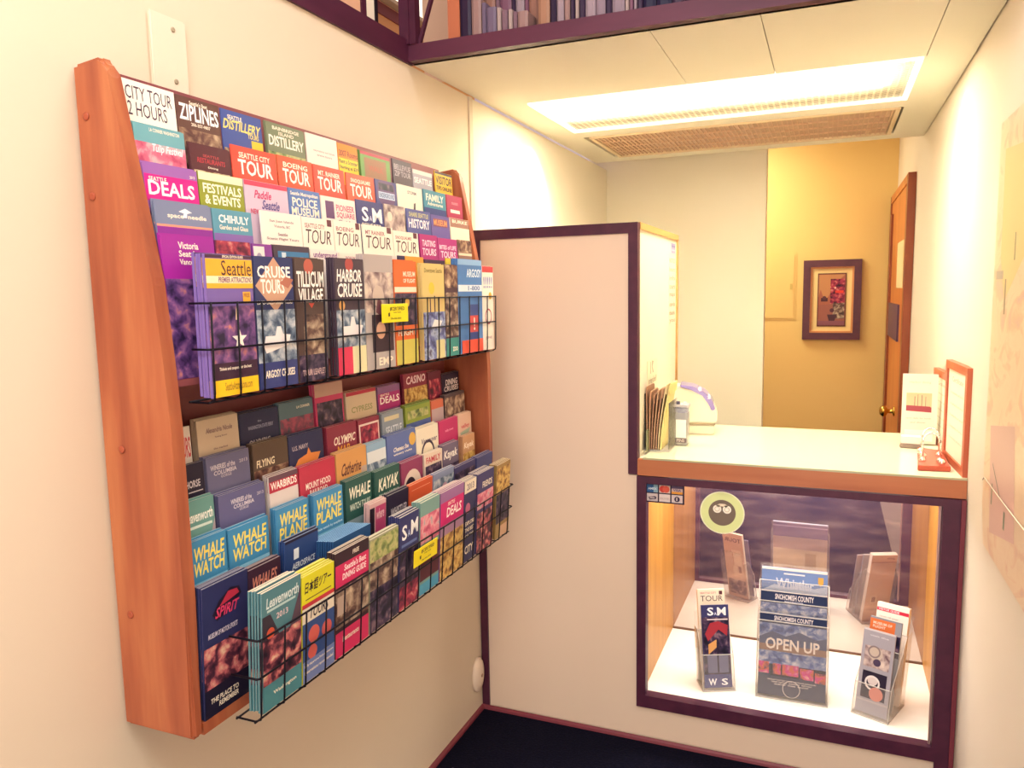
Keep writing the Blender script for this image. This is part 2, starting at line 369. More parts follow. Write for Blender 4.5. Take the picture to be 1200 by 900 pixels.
# ------------------------------------------------------------------ ceiling fittings
def troffer(name,label,y0,y1,x0,x1,lensm,frame):
    t = thing(name,label,'ceiling light',((x0+x1)/2,(y0+y1)/2,2.242))
    hx,hy = (x1-x0)/2,(y1-y0)/2; f = .017
    mb = MB(); mb.box(-hx,hx,-hy,-hy+f,-.006,.008,frame); mb.box(-hx,hx,hy-f,hy,-.006,.008,frame); mb.box(-hx,-hx+f,-hy+f,hy-f,-.006,.008,frame); mb.box(hx-f,hx,-hy+f,hy-f,-.006,.008,frame)
    mb.build('light_frame',t)
    mb = MB(); mb.box(-hx+f,hx-f,-hy+f,hy-f,.004,.006,lensm); mb.build('lens',t)
    return t
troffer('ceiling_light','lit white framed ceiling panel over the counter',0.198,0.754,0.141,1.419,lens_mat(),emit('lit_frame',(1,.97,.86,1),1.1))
t = troffer('ceiling_light','unlit tan louvred ceiling panel behind the lit one',0.896,1.439,0.165,1.41,mat('d2b096',.5),mat('e4ccaa',.5))
mb = MB()
for i in range(62): x = -.595+i*.0195; mb.box(x,x+.004,-.25,.25,-.003,.004,mat('dcb89c',.5))
for i in range(3): mb.box(-.6,.6,-.125+i*.125,-.119+i*.125,-.003,.004,mat('dcb89c',.5))
mb.build('louver',t)
# ------------------------------------------------------------------ door on the right wall, far end
mb = MB(); mb.box(1.528,1.559,1.90,3.0,0,2.10,M_door); d = struct(mb,'door_1')
mb = MB(); mb.box(1.522,1.559,1.86,1.93,0,2.12,M_doord); mb.box(1.522,1.559,2.99,3.05,0,2.12,M_doord); mb.box(1.522,1.559,1.93,2.99,2.075,2.12,M_door); mb.build('door_frame',d)
mb = MB(); mb.box(1.516,1.530,2.84,2.98,0.2,2.0,M_doord); mb.build('door_stile',d)
mb = MB(); mb.box(1.525,1.529,2.0,2.4,1.55,1.80,mat('e8d4a4',.6)); mb.build('notice',d)
mb = MB(); mb.box(1.518,1.529,2.15,2.85,1.26,1.46,mat('5a3a58',.4)); mb.build('push_plate',d)
mb = MB(); mb.lathe([(.028,0),(.028,-.006),(.012,-.01),(.012,-.035),(.03,-.045),(.032,-.06),(.02,-.075),(.004,-.078)],mat('c8a050',.25,.5,1),20,'x',(1.528,2.2,0.87)); mb.build('door_knob',d)
# ------------------------------------------------------------------ picture and electric panel on the yellow wall
t = thing('framed_picture','small picture of a street scene in a dark wooden frame on the yellow wall','picture',(1.19,3.058,1.478))
MF = noise_mat('dark_frame_wood',['4c2030','5a2836','682f3c'],4,(6,6,6),rough=.35)
hx,hz,f = .178,.263,.045
mb = MB()
for s in (-1,1):
    mb.prism([(s*hx,0,-hz),(s*(hx-f),0,-hz+f),(s*(hx-f),0,hz-f),(s*hx,0,hz)],(0,-.028,0),MF)
    mb.prism([(-hx,0,s*hz),(-hx+f,0,s*(hz-f)),(hx-f,0,s*(hz-f)),(hx,0,s*hz)],(0,-.028,0),MF)
mb.build('frame',t)
mb = MB(); g = mat('d89058',.4); hx,hz,f = hx-f,hz-f,.012
for s in (-1,1):
    mb.prism([(s*hx,0,-hz),(s*(hx-f),0,-hz+f),(s*(hx-f),0,hz-f),(s*hx,0,hz)],(0,-.018,0),g)
    mb.prism([(-hx,0,s*hz),(-hx+f,0,s*(hz-f)),(hx-f,0,s*(hz-f)),(hx,0,s*hz)],(0,-.018,0),g)
mb.build('inner_lip',t)
MB().box(-hx+f,hx-f,-.008,-.001,-hz+f,hz-f,mat('f0d498',.6)).build('mat_board',t)
mb = MB(); mb.keep = True
mb.box(-.088,.088,-.0115,-.008,-.176,.176,mat('6a3a34',.5))
cover(mb,[B(.03,.015,.97,.985,'c08458'),G([(.03,.45),(.1,.3),(.18,.42),(.3,.5),(.4,.42),(.6,.2),(.8,.1),(.97,.02),(.97,.985),(.03,.985)],'a8604c'),
  P(.45,.1,.96,.6,'crimson'),G([(.03,.6),(.97,.55),(.97,.985),(.03,.985)],'9c5c50'),B(.12,.46,.36,.53,'4a2430'),D(.24,.46,.07,'5c3038'),B(.62,.32,.92,.37,'e03c34'),D(.62,.27,.04,'f0b0a0'),P(.55,.56,.96,.86,'sepia'),
  G([(.35,.78),(.7,.78),(.62,.9),(.42,.9)],'4a2a38'),D(.52,.7,.08,'5c3440'),B(.03,.9,.97,.985,'8c5460')],.172,.345,lambda a,z,dd:(a,-.0115-dd,z-.1725))
mb.build('artwork',t)
t = thing('electric_panel','flush yellow painted electric panel cover left of the small picture','panel cover',(0.858,3.058,1.57))
MB().box(-.097,.097,-.006,.002,-.213,.213,M_yellow).bevel(.002).build('panel_door',t)
MB().box(-.108,.108,-.002,.002,-.224,.224,M_yellow).build('rim',t)
MB().box(.07,.085,-.010,-.006,-.02,.02,mat('c8a860',.4)).build('latch',t)
# ------------------------------------------------------------------ wall plates on the left wall
t = thing('cover_plate','blank white cover plate above the brochure rack on the cream wall','wall plate',(0,-1.342,2.02))
mb = MB(); mb.box(0,.008,-.045,.045,-.075,.068,mat('e4d6c2',.4)); mb.bevel(.004); mb.build('plate',t)
for z in (.045,-.05): MB().lathe([(.005,.008),(.005,.0092),(.003,.0096)],mat('a89880',.4),10,'x',(0,0.01,z)).build('screw',t)
t = thing('wall_doorstop','white rounded disc low on the left wall beside the dark corner strip','door stop',(0,-0.052,.152))
mb = MB(); pr = [(.05,0),(.052,.006),(.047,.014),(.03,.02),(.012,.022)]
mb.lathe(pr,mat('ecd8c4',.4),28,'x'); 
for v in mb.bm.verts: v.co.z *= 1.28; v.co.y *= .8
mb.build('disc',t)
MB().lathe([(.007,.021),(.007,.024),(.004,.025)],mat('b09078',.4),12,'x').build('screw',t)
# ------------------------------------------------------------------ map on the right wall
t = thing('wall_map','pale laminated map sheet on the right wall at the picture edge','map',(1.559,-0.72,1.42))
M_map = noise_mat('map_print',['e8c8a8','ecd0b0','e4bc9c','d8b4a4'],5,(1,1.5,2.2),7,.35,.4,pos=[.3,.5,.6,.72],dist=1.5)
mb = MB(); mb.prism([(0,.47,-.42),(0,.48,.53),(0,-.6,.53),(0,-.6,-.52),(0,.43,-.52)],(-.003,0,0),M_map); mb.keep = True
cover(mb,[G([(.05,.05),(.4,.08),(.3,.3),(.12,.4),(.06,.3)],'ecc890'),G([(.05,.7),(.3,.66),(.35,.9),(.1,.95)],'d8b0a4'),B(.12,.35,.135,.43,'9c8c70'),B(.2,.25,.21,.31,'8c9070'),B(.1,.83,.112,.88,'7c8868'),B(.24,.86,.255,.9,'7c8868'),
 B(.02,.33,.1,.35,'b8a898'),G([(.1,.78),(.2,.84),(.195,.845),(.1,.785)],'8c7c70')],1.05,1.03,lambda a,z,dd:(-.003-dd,-a-.06,z-.52)); mb.build('map_sheet',t)
mb = MB(); mb.tube([(-.006,.46,-.36),(-.010,.42,-.345),(-.010,.2,-.35),(-.010,-.5,-.36)],.0014,mat('f0dcc4',.25,.5),6); mb.build('lamination_curl',t)
# ================================================================== counter and display case
t = thing('service_counter','cream topped service counter with brown wooden edge above the glass case','counter',(1.078,0.36,0.942))
x0,x1 = -.484,.481
MB().box(x0,x1,-.362,-.338,0,.054,M_counter).build('front_edge',t)
MB().box(x0,x1,-.338,.362,.028,.052,M_white).build('worktop',t)
MB().box(x0+.018,x1,-.360,.362,.0545,.0605,mat('eeeccc',.06,.5)).build('glass_sheet',t)
MB().box(x0+.018,x1,-.3618,-.3602,.0545,.0605,M_gedge).build('glass_edge',t)
CT = 1.0028
# display case: dark frame, wooden sides, cream floor, mirror back with painted-in haze, glass front
t = thing('display_case','glass fronted display case in a dark frame under the counter','display case',(1.0765,0,0.122))
fx0,fx1 = -.4835,.4815
mb = MB(); mb.box(fx0,fx0+.032,-.010,.03,0,.818,M_dark); mb.box(fx1-.058,fx1,-.010,.03,0,.818,M_dark)
mb.box(fx0+.032,fx1-.058,-.010,.03,0,.044,M_dark); mb.box(fx0+.032,fx1-.058,-.010,.03,.795,.818,M_dark); mb.build('frame',t)
MB().box(fx0,fx0+.014,.03,.604,.02,.818,M_case).build('side_panel',t)
MB().box(fx1-.022,fx1,.03,.604,.02,.818,M_case).build('side_panel',t)
MB().box(fx0+.014,fx1-.022,.03,.604,.012,.030,mat('f8f2e4',.4)).build('case_floor',t)
MB().box(fx0+.014,fx1-.022,.597,.600,.036,.818,M_mirror).build('mirror',t)
MB().box(fx0+.014,fx1-.022,.592,.600,.030,.036,mat('6a4a38',.5)).build('mirror_channel',t)
MB().box(fx0+.030,fx1-.056,.004,.008,.042,.797,M_glass).build('glass_pane',t)
mb = MB(); mb.box(fx1-.066,fx1-.060,.010,.02,.044,.795,mat('c8a8a0',.3,.5,.6)); mb.build('pane_channel',t)
mb = MB(); mb.box(fx0,fx1,-.016,0.0,-.122,.818,M_dark) if 0 else mb.box(fx1-.012,fx1,-.016,-.010,-.11,.818,mat('7a3440',.4)); mb.build('edge_strip',t)
mb = MB(); mb.box(fx1-.05,fx1-.012,-.0102,-.0002,-.11,0,M_dark); mb.build('frame_foot',t)
CF = 0.122+.0306
# stickers on the front glass (outside face y = .004)
def sticker(name,label,cat,x,z,w,h,base,els,rounded=0):
    mb = MB(); mb.keep = True
    mb.box(-w/2,w/2,-.0006,0,0,h,paper(base)); cover(mb,els,w,h,lambda a,zz,d:(a,-.0006-d,zz))
    o = mb.build(name,None,(x,.0036,z)); return tag(o,label,cat)
cells = []
for r in range(2):
    for c in range(3):
        u0,v0 = .05+c*.315,.07+r*.46
        cells.append(B(u0,v0,u0+.28,v0+.40,['8aa8b8','d8c0b4','d0b0a8','c8b8b8','e0d0cc','d0c0c0'][r*3+c]))
cells += [B(.05,.07,.22,.47,'2e5a8c'),T('AMEX',.08,.22,.3,.34,'dfe8ee'),D(.46,.27,.09,'c84038'),D(.54,.27,.09,'d85a48'),B(.68,.07,.96,.2,'5a4a68'),B(.68,.36,.96,.47,'e0983c'),T('VISA',.72,.22,.92,.34,'4a4a78'),
  G([(.09,.72),(.26,.66),(.3,.72),(.28,.82),(.12,.86)],'4a3c50'),B(.13,.73,.25,.79,'c8b8b8'),T('DISCOVER',.38,.7,.62,.8,'c0a8a4'),D(.82,.74,.07,'3c3048'),B(.8,.66,.83,.82,'d0c0c0')]
sticker('card_sticker','small dark sticker of six payment card marks at the top left of the glass','sticker',.6845,.851,.131,.066,'2a1834',cells)
t = thing('round_sticker','round pale green sticker with owl eyes on the case glass','sticker',(.872,.0036,.836))
mb = MB(); mb.keep = True
def disc(mb,r,y,m,n=40,cx=0,cz=0,ax=1):
    mb.prism([(cx+r*ax*math.cos(2*math.pi*k/n),y,cz+r*math.sin(2*math.pi*k/n)) for k in range(n)],(0,-.0004,0),m)
disc(mb,.0705,0,paper('f6f8d4')); disc(mb,.067,-.0005,paper('e2eca8')); mb.build('ring',t)
mb = MB(); disc(mb,.043,-.0010,paper('7c6c60')); mb.build('centre',t)
mb = MB(); mb.keep=True
for s in (-1,1): disc(mb,.0135,-.0016,paper('fff8e8'),20,s*.0155,.012); disc(mb,.0085,-.0022,paper('d8c8b4'),16,s*.0155,.012); disc(mb,.006,-.0026,paper('fff8e8'),16,s*.0155,.012)
mb.prism([(-.02,-.0016,.024),(-.008,-.0016,.03),(.008,-.0016,.03),(.02,-.0016,.024),(.012,-.0016,.019),(0,-.0016,.022),(-.012,-.0016,.019)],(0,-.0004,0),paper('f0dcc4'))
mb.build('owl_eyes',t)
# ------------------------------------------------------------------ leaflets held in the case
def flat_leaflet(name,label,cat,w,h,th,base,els,loc,rot,edge=None,group=None,back=None):
    """same folded leaflet, facing -y"""
    me = leaflet_mesh(name,w,h,th,base,els,edge,back); o = bpy.data.objects.new(name,me); C.objects.link(o)
    o.rotation_euler = rot; o.location = loc; return tag(o,label,cat,group)
def orient(yaw,lean):
    # local +x (front) -> towards -y turned by yaw; top leans back by lean
    return (Matrix.Rotation(yaw-math.pi/2,3,'Z') @ Matrix.Rotation(-lean,3,'Y')).to_euler()
def holder(label,loc,yaw,lean,w,h,pockets,depth,cat='brochure holder'):
    """clear acrylic holder: back sheet, stepped pockets, sides, base; local +x to the front"""
    t = thing('acrylic_holder',label,cat,loc,(0,0,yaw-math.pi/2))
    sl = math.tan(lean); a = w/2+.004
    for k in range(pockets):
        xf = -k*depth; zb = .002
        MB().prism([(xf-sl*zb,-a,zb),(xf+.002-sl*zb,-a,zb),(xf+.002-sl*h[k],-a,h[k]),(xf-sl*h[k],-a,h[k])],(0,2*a,0),M_acrylic).build('pocket_front',t)
        MB().box(xf-sl*h[k]-.0005,xf+.0025-sl*h[k],-a,a,h[k],h[k]+.002,M_acrylic_edge).build('pocket_rim',t)
    hb = h[-1]+.05; xb = -pockets*depth
    MB().prism([(xb,-a,.002),(xb+.002,-a,.002),(xb+.002-sl*hb,-a,hb),(xb-sl*hb,-a,hb)],(0,2*a,0),M_acrylic).build('back_sheet',t)
    for s in (-1,1):
        y = s*a
        MB().prism([(0,y,.002),(xb,y,.002),(xb-sl*h[-1],y,h[-1]),(xb+depth-sl*h[-1],y,h[-1]),(-sl*h[0],y,h[0])],(0,.002*s,0),M_acrylic).build('side_wall',t)
        MB().tube([(0.001,y,.003),(-sl*h[0],y,h[0]),(xb+depth-sl*h[-1],y,h[-1])],.0014,M_acrylic_edge,5).build('side_edge',t)
    MB().box(xb,.004,-a-.002,a+.002,0,.0035,M_acrylic_edge).build('base',t)
    return t
def hp(loc,yaw,lx,lz,ly=0):
    lz = .0095
    v = Matrix.Rotation(yaw-math.pi/2,3,'Z') @ Vector((lx,ly,lz)); return Vector(loc)+v
# left holder
L0,y0,ln = (.855,.135,CF),math.radians(24),math.radians(13)
holder('clear holder with a navy art leaflet at the left of the case',L0,y0,ln,.105,[.12,.19],2,.040)
flat_leaflet('leaflet','navy museum leaflet with a red photo in the left clear holder','leaflet',.098,.285,.006,'3a3c6c',[T('S',.22,.03,.45,.13,'ffffff'),T('A',.47,.09,.56,.125,'e8e8ff'),T('M',.58,.03,.9,.13,'ffffff'),P(.02,.15,.98,.9,'night'),B(.2,.17,.95,.185,'e8d8d8'),G([(.1,.35),(.3,.22),(.6,.2),(.95,.25),(.9,.38),(.6,.3),(.2,.44)],'a83440'),G([(.2,.48),(.5,.42),(.55,.5),(.2,.6)],'d8a060'),B(.15,.6,.9,.82,'6c6c8c'),B(.5,.45,.56,.82,'2a2038'),B(0,.84,1,1,'4a4c80'),T('W',.15,.89,.45,.97,'ffffff'),T('S',.62,.89,.85,.97,'ffffff')],hp(L0,y0,-.006,.004),orient(y0,ln))
flat_leaflet('leaflet','cream leaflet headed TOUR behind the navy one in the left clear holder','leaflet',.098,.325,.012,'f2e2c8',[T('SEATTLE CITY',.1,.03,.7,.05,'c8807c'),T('TOUR',.1,.07,.93,.13,'4c3444',0,0),B(.8,.02,.92,.06,'5a2c38')],hp(L0,y0,-.046,.004),orient(y0,ln),back=[B(0,0,1,1,'d8b494'),T('TOUR',.1,.07,.9,.13,'5a3a40',0,0),B(.15,.25,.62,.62,'e8cca8'),B(.2,.5,.35,.6,'a88068'),P(.05,.72,.95,.95,'sepia'),B(.55,.3,.6,.5,'c09878')])
# centre holder
L0,y0,ln = (1.092,.150,CF),math.radians(1.5),math.radians(12)
holder('tall clear holder of visitor magazines in the middle of the case',L0,y0,ln,.222,[.255,.31,.37],3,.030)
SN = lambda: [B(0,0,1,.012,'e8e0d8'),B(0,.012,1,.125,'1c2c54'),T('SNOHOMISH COUNTY',.22,.03,.8,.085,'f4ecec'),T('WASHINGTON',.36,.092,.64,.11,'c8c8d8')]
flat_leaflet('magazine','navy visitor magazine headed OPEN UP, front of the middle holder','magazine',.219,.278,.012,'34405c',SN()+[P(0,.125,1,.5,'landscape'),G([(.0,.3),(.2,.22),(.4,.27),(.6,.2),(.85,.27),(1,.24),(1,.42),(0,.42)],'566080'),B(0,.38,1,.46,'9c7c68'),P(.0,.46,1,.62,'landscape'),T('OPEN UP',.1,.3,.9,.44,'fff4e4'),T('TO INFINITE POSSIBILITY',.5,.46,.76,.475,'f0e4dc'),B(.18,.62,1,.76,'201830'),P(.0,.6,.16,.74,'petals'),P(.22,.61,.34,.74,'petals'),P(.36,.61,.6,.74,'petals'),P(.62,.63,.82,.76,'petals'),P(.84,.66,1,.78,'petals'),B(0,.78,1,1,'3c4058'),T('AIRCRAFT FACTORY TOURS   OUTDOOR ADVENTURE',.14,.8,.86,.815,'e0d4d0'),T('WINE TASTING   SHOPPING   FESTIVALS',.2,.825,.8,.84,'e0d4d0'),T('MUSEUMS   FARMS   BEACHES',.25,.85,.75,.865,'e0d4d0'),R(.5,.9,.13,.06,'e8dcd4')][:99],hp(L0,y0,-.005,.004),orient(y0,ln))
flat_leaflet('magazine','second copy of the navy visitor magazine, rising behind the front one','magazine',.219,.345,.010,'34405c',SN()+[P(0,.125,1,.4,'landscape')],hp(L0,y0,-.035,.004),orient(y0,ln))
flat_leaflet('magazine','pale blue mountain magazine with a gold crest, back of the middle holder','magazine',.219,.415,.010,'7088b8',[B(0,0,1,.02,'ece4d8'),G([(0,.2),(.2,.14),(.4,.16),(.6,.12),(.8,.15),(1,.12),(1,.3),(0,.3)],'b8c0d4'),T('Whistler',.22,.085,.8,.17,'c8ccdc'),B(.34,.04,.66,.052,'ece4e4'),G([(.86,.05),(.94,.05),(.94,.1),(.9,.125),(.86,.1)],'d0a048'),B(0,.2,1,.4,'e8e4e4')],hp(L0,y0,-.066,.004),orient(y0,ln),back=[B(0,0,1,.16,'6a5c8c'),B(0,.03,1,.045,'b0a4c4'),B(0,.16,1,.3,'c4b0a8'),B(0,.3,1,1,'ecdcbc'),B(.2,.34,.4,.5,'c8b490'),B(.25,.53,.36,.6,'a8a080'),B(.45,.52,.8,.62,'b88870')])
# right holder
L0,y0,ln = (1.335,.130,CF),math.radians(-22),math.radians(14)
holder('clear stepped holder of narrow leaflets at the right of the case',L0,y0,ln,.105,[.10,.20,.24],3,.052)
flat_leaflet('leaflet','silver grey leaflet with a cat photo, front of the right clear holder','leaflet',.100,.272,.005,'a8a4ac',[B(0,0,1,.02,'d8d0d0'),T('visit the',.2,.06,.8,.08,'d8d4d8'),P(.1,.2,.9,.45,'taupe'),D(.45,.28,.22,'c8b8a8'),D(.52,.38,.12,'50405a'),R(.4,.26,.2,.25,'8c7c7c'),B(.12,.5,.88,.82,'2c2438'),D(.45,.6,.16,'d8ccc8'),R(.45,.63,.24,.25,'e8e0dc'),D(.6,.75,.22,'d88a78'),B(.0,.84,1,.86,'c0b8b8')],hp(L0,y0,-.006,.004),orient(y0,ln))
flat_leaflet('leaflet','grey leaflet with an orange banner in the middle of the right holder','leaflet',.100,.295,.008,'8c9098',[B(.0,.02,.8,.16,'dc7440'),T('MUSEUM OF',.1,.05,.7,.08,'f4dcc8'),T('FLIGHT',.1,.09,.5,.12,'f4dcc8'),B(.8,.02,1,.2,'9898a0'),P(.5,.16,1,.4,'night')],hp(L0,y0,-.058,.004),orient(y0,ln))
flat_leaflet('leaflet','white leaflet with a thin red band, back of the right holder','leaflet',.103,.325,.022,'f4e8dc',[B(0,.05,1,.085,'c83048'),T('VISITOR GUIDE',.05,.055,.7,.078,'f4dce0'),T('open all year',.1,.13,.7,.15,'c0b0b0')],hp(L0,y0,-.116,.004),orient(y0,ln),back=[B(0,0,1,1,'dcb890'),B(0,.1,1,.11,'a88468'),T('guide',.1,.03,.4,.07,'a88468'),B(.55,.6,.8,.72,'ecd4ac'),B(.6,.62,.75,.7,'9c7c60'),B(.1,.8,.9,.83,'b89474')])
# ------------------------------------------------------------------ things on the counter, left
t = thing('envelope_holder','clear holder of upright brown envelopes against the partition on the counter','envelope holder',(.617,.19,CT))
MB().box(-.0265,.062,-.075,.075,0,.003,M_acrylic_edge).build('base',t)
MB().box(.058,.061,-.075,.075,.003,.17,M_acrylic).build('front_sheet',t)
MB().box(-.0265,-.0245,-.075,.075,.003,.20,M_acrylic).build('back_sheet',t)
cols = ['b08468','b88c70','a87c64','c09878','b48a70','dcc89c','ecd890']
for k in range(7):
    x = -.016+k*.0078; h = [.215,.20,.19,.205,.21,.225,.228][k]; sl = (k-.5)*.006
    mb = MB(); m = paper(cols[k])
    n = 5; pts = [(x+sl*(i/n)**1.6,i/n*h) for i in range(n+1)]
    mb.prism([(px,-.068+.006*k*0,.004+pz) for px,pz in pts]+[(px-.0035,-.068,.004+pz) for px,pz in pts[::-1]],(0,.13+.002*(k%3),0),m)
    mb.prism([(pts[-1][0]-.0045,-.06,.004+h-.03),(pts[-1][0]-.0002,-.06,.004+h-.03),(pts[-1][0]+.001,-.06,.004+h+.004),(pts[-1][0]-.0035,-.06,.004+h+.004)],(0,.11,0),m)
    o = mb.build('envelope',None,(.617,.19,CT))
    tag(o,['brown envelope closest to the partition in the clear holder','brown envelope, second from the partition','darker brown envelope, third from the partition','light brown envelope, fourth from the partition','brown envelope, fifth from the partition, leaning outward','buff paper sheaf leaning off the brown envelopes','pale yellow paper sheaf, outermost of the envelopes'][k],'envelope' if k<5 else 'papers','envelopes in the counter holder' if k<5 else None)
t = thing('grey_clip','thin grey green slip standing at the near corner of the partition','slip',(.604,.125,CT))
MB().box(-.003,.003,-.03,.03,0,.075,mat('8c8c68',.5)).bevel(.001).build('slip_card',t)
MB().box(-.006,.006,-.032,.032,0,.004,mat('a0987c',.4)).build('slip_foot',t)
t = thing('pin_dispenser','clear upright dispenser with dark top and white label beside the envelopes','dispenser',(.696,.255,CT))
mb = MB(); mb.box(-.024,.024,-.022,.022,0,.125,glass_mat('dispenser_plastic',(.88,.88,.9,1),.2,.3,(.8,.78,.78,1))); mb.bevel(.005); mb.build('tube',t)
mb = MB(); mb.box(-.022,.022,-.020,.020,.092,.140,noise_mat('pins_fill',['4a4c6a','80809c','b8b8c4','5a5470'],90,rough=.3)); mb.bevel(.004); mb.build('pins',t)
mb = MB(); mb.box(-.026,.026,-.024,.024,.140,.149,mat('c8c4cc',.3)); mb.box(-.018,-.006,-.014,.0,.149,.160,mat('5a5870',.3)); mb.box(.004,.018,-.010,.006,.149,.157,mat('e4dce0',.3)); mb.build('cap',t)
mb = MB(); mb.box(-.017,.019,-.0232,-.0222,.03,.095,mat('faf4ec',.4)); mb.build('label_card',t)
mb = MB(); mb.keep=True; mb.box(-.019,.021,-.0236,-.0222,.012,.028,mat('6a5a60',.4)); cover(mb,[T('PINS',.15,.15,.85,.85,'d8c8c4')],.04,.016,lambda a,z,d:(a,-.0236-d,z+.012)); mb.build('small_label',t)
# white rounded machine with purple lid
t = thing('card_terminal','white domed desk machine with a translucent purple lid at the left of the counter','machine',(.69,.52,CT),(0,0,math.radians(8)))
mw = mat('f0e2cc',.3,.4)
out = [(-.115,.045),(.09,.045),(.097,.055),(.095,.085),(.082,.12),(.055,.155),(.01,.178),(-.05,.188),(-.10,.186),(-.115,.175)]
mb = MB(); mb.prism([(x,-.06,z) for x,z in out],(0,.12,0),mw); mb.bevel(.006,3); mb.build('body',t)
mb = MB(); mb.box(-.11,.085,-.055,.055,0,.040,mw); mb.bevel(.005); mb.build('foot',t)
MB().box(-.112,.088,-.056,.056,.039,.046,mat('a89478',.5)).build('seam',t)
lid = [(.088,.100),(.075,.136),(.048,.166),(.005,.187),(-.045,.194),(-.045,.186),(.0,.176),(.04,.156),(.062,.126),(.072,.095)]
mb = MB(); mb.prism([(x,-.064,z) for x,z in lid],(0,.128,0),mat('8c74b4',.15,.6)); mb.bevel(.003); mb.build('purple_lid',t)
for z,x in ((.146,.064),(.176,.03)): 
    mb = MB(); mb.box(x-.008,x+.006,-.066,-.03,z-.008,z+.010,mat('e8dcec',.2,.5)); mb.bevel(.003); mb.build('lid_catch',t)
# notes taped to the inside of the partition return
def note(name,label,y0,y1,z0,z1,base,els):
    mb = MB(); mb.keep=True; w=y1-y0; h=z1-z0
    mb.box(0,.001,-w/2,w/2,0,h,paper(base)); cover(mb,els,w,h,lambda a,z,d:(.001+d,a,z))
    return tag(mb.build(name,None,(.5882,(y0+y1)/2,z0)),label,'note')
note('notice_slip','tall white notice strip of lines at the back edge of the partition return',.55,.69,1.40,1.70,'f8f0d8',[T(s,.1,.05+i*.115,.95,.11+i*.115,'b4a490') for i,s in enumerate(['NOTICE','hours','info','tours','maps','cards','thank','you'])])
note('blue_decal','small violet blue decal at the top back corner of the partition return',.60,.69,1.705,1.745,'a8a4cc',[B(.1,.2,.9,.4,'8880b4'),B(.1,.6,.9,.75,'c8c4dc')])
note('scribble_note','handwritten note taped above the brown envelopes',.17,.34,1.19,1.31,'f4ead0',[G([(.3,.05),(.36,.05),(.34,.4),(.28,.4)],'a89c84'),G([(.45,.02),(.6,.05),(.5,.2),(.6,.38),(.52,.4),(.44,.2)],'a89c84'),T('ring bell',.12,.5,.9,.75,'94886c',.2,0)])
# ------------------------------------------------------------------ things on the counter, right
t = thing('menu_card','white standing card with a harbour photo at the right of the counter','card',(1.478,.50,CT),(0,0,math.radians(-2)))
mb = MB(); mb.keep=True; mb.box(-.055,.055,-.003,.003,.004,.25,paper('f6ecd8'))
cover(mb,[P(.12,.27,.84,.53,'sepia'),B(.12,.27,.84,.47,'e0c49c'),B(.35,.32,.37,.5,'8c6c6c'),B(.44,.29,.455,.5,'8c6c6c'),B(.55,.3,.57,.5,'8c6c6c'),B(.66,.32,.675,.5,'8c6c6c'),G([(.12,.45),(.8,.46),(.84,.49),(.84,.545),(.12,.53)],'a44a54'),T('Harbor dining',.2,.1,.8,.14,'e4d0bc'),T('open daily for lunch',.12,.62,.84,.65,'dcc0b0'),T('and dinner',.25,.68,.7,.705,'dcc0b0'),B(.1,.8,.9,.96,'fff8f0')],.11,.246,lambda a,z,d:(a,-.003-d,z+.004))
mb.build('card_front',t)
MB().prism([(-.05,.003,.004),(-.05,.06,.0),(-.05,.003,.2)],(.1,0,0),paper('e8dcc4')).build('easel_leg',t)
t = thing('card_tray','small white card tray with a grey lip in front of the standing card','card tray',(1.452,.435,CT),(0,0,math.radians(-6)))
mb = MB(); mb.box(-.036,.03,-.02,.03,0,.016,mat('9a8478',.3)); mb.bevel(.003); mb.build('tray',t)
mb = MB(); mb.box(-.032,.026,-.014,.026,.0162,.040,paper('f8f0e4')); mb.build('cards',t)
t = thing('ring_binder_stand','red wooden base carrying chrome ring arches at the front right of the counter','ring stand',(1.492,.20,CT),(0,0,0))
mb = MB(); mb.prism([(-.055,-.135,0),(.034,-.125,0),(.040,.13,0),(-.028,.17,0)],(0,0,.016),mat('b8503c',.25,.4)); mb.bevel(.002); mb.build('wooden_base',t)
for cx,cy in ((-.012,-.06),(-.004,.035)):
    pts = [(cx-.026,cy,.02)]+[(cx-.026+.0*i,cy,.02+.016*i) for i in (1,)]
    arch = [(cx+.024*math.cos(a)*-1,cy+.01*math.sin(a),.075+.028*math.sin(a)) for a in [math.pi*i/12 for i in range(13)]]
    mb = MB(); mb.tube([(cx-.024,cy,.016)]+arch+[(cx+.024,cy,.016)],.0028,M_chrome,7); mb.build('ring_arch',t)
    for s in (-1,1): MB().lathe([(.009,.016),(.009,.020),(.0065,.026),(.003,.028)],M_chrome,14,'z',(cx+s*.024,cy,0)).build('ferrule',t)
for cx,cy in ((-.03,-.02),(.012,-.105),(-.03,.06)):
    MB().lathe([(.008,.016),(.010,.022),(.008,.030),(.003,.034)],M_chrome,14,'z',(cx,cy,0)).build('chrome_knob',t)
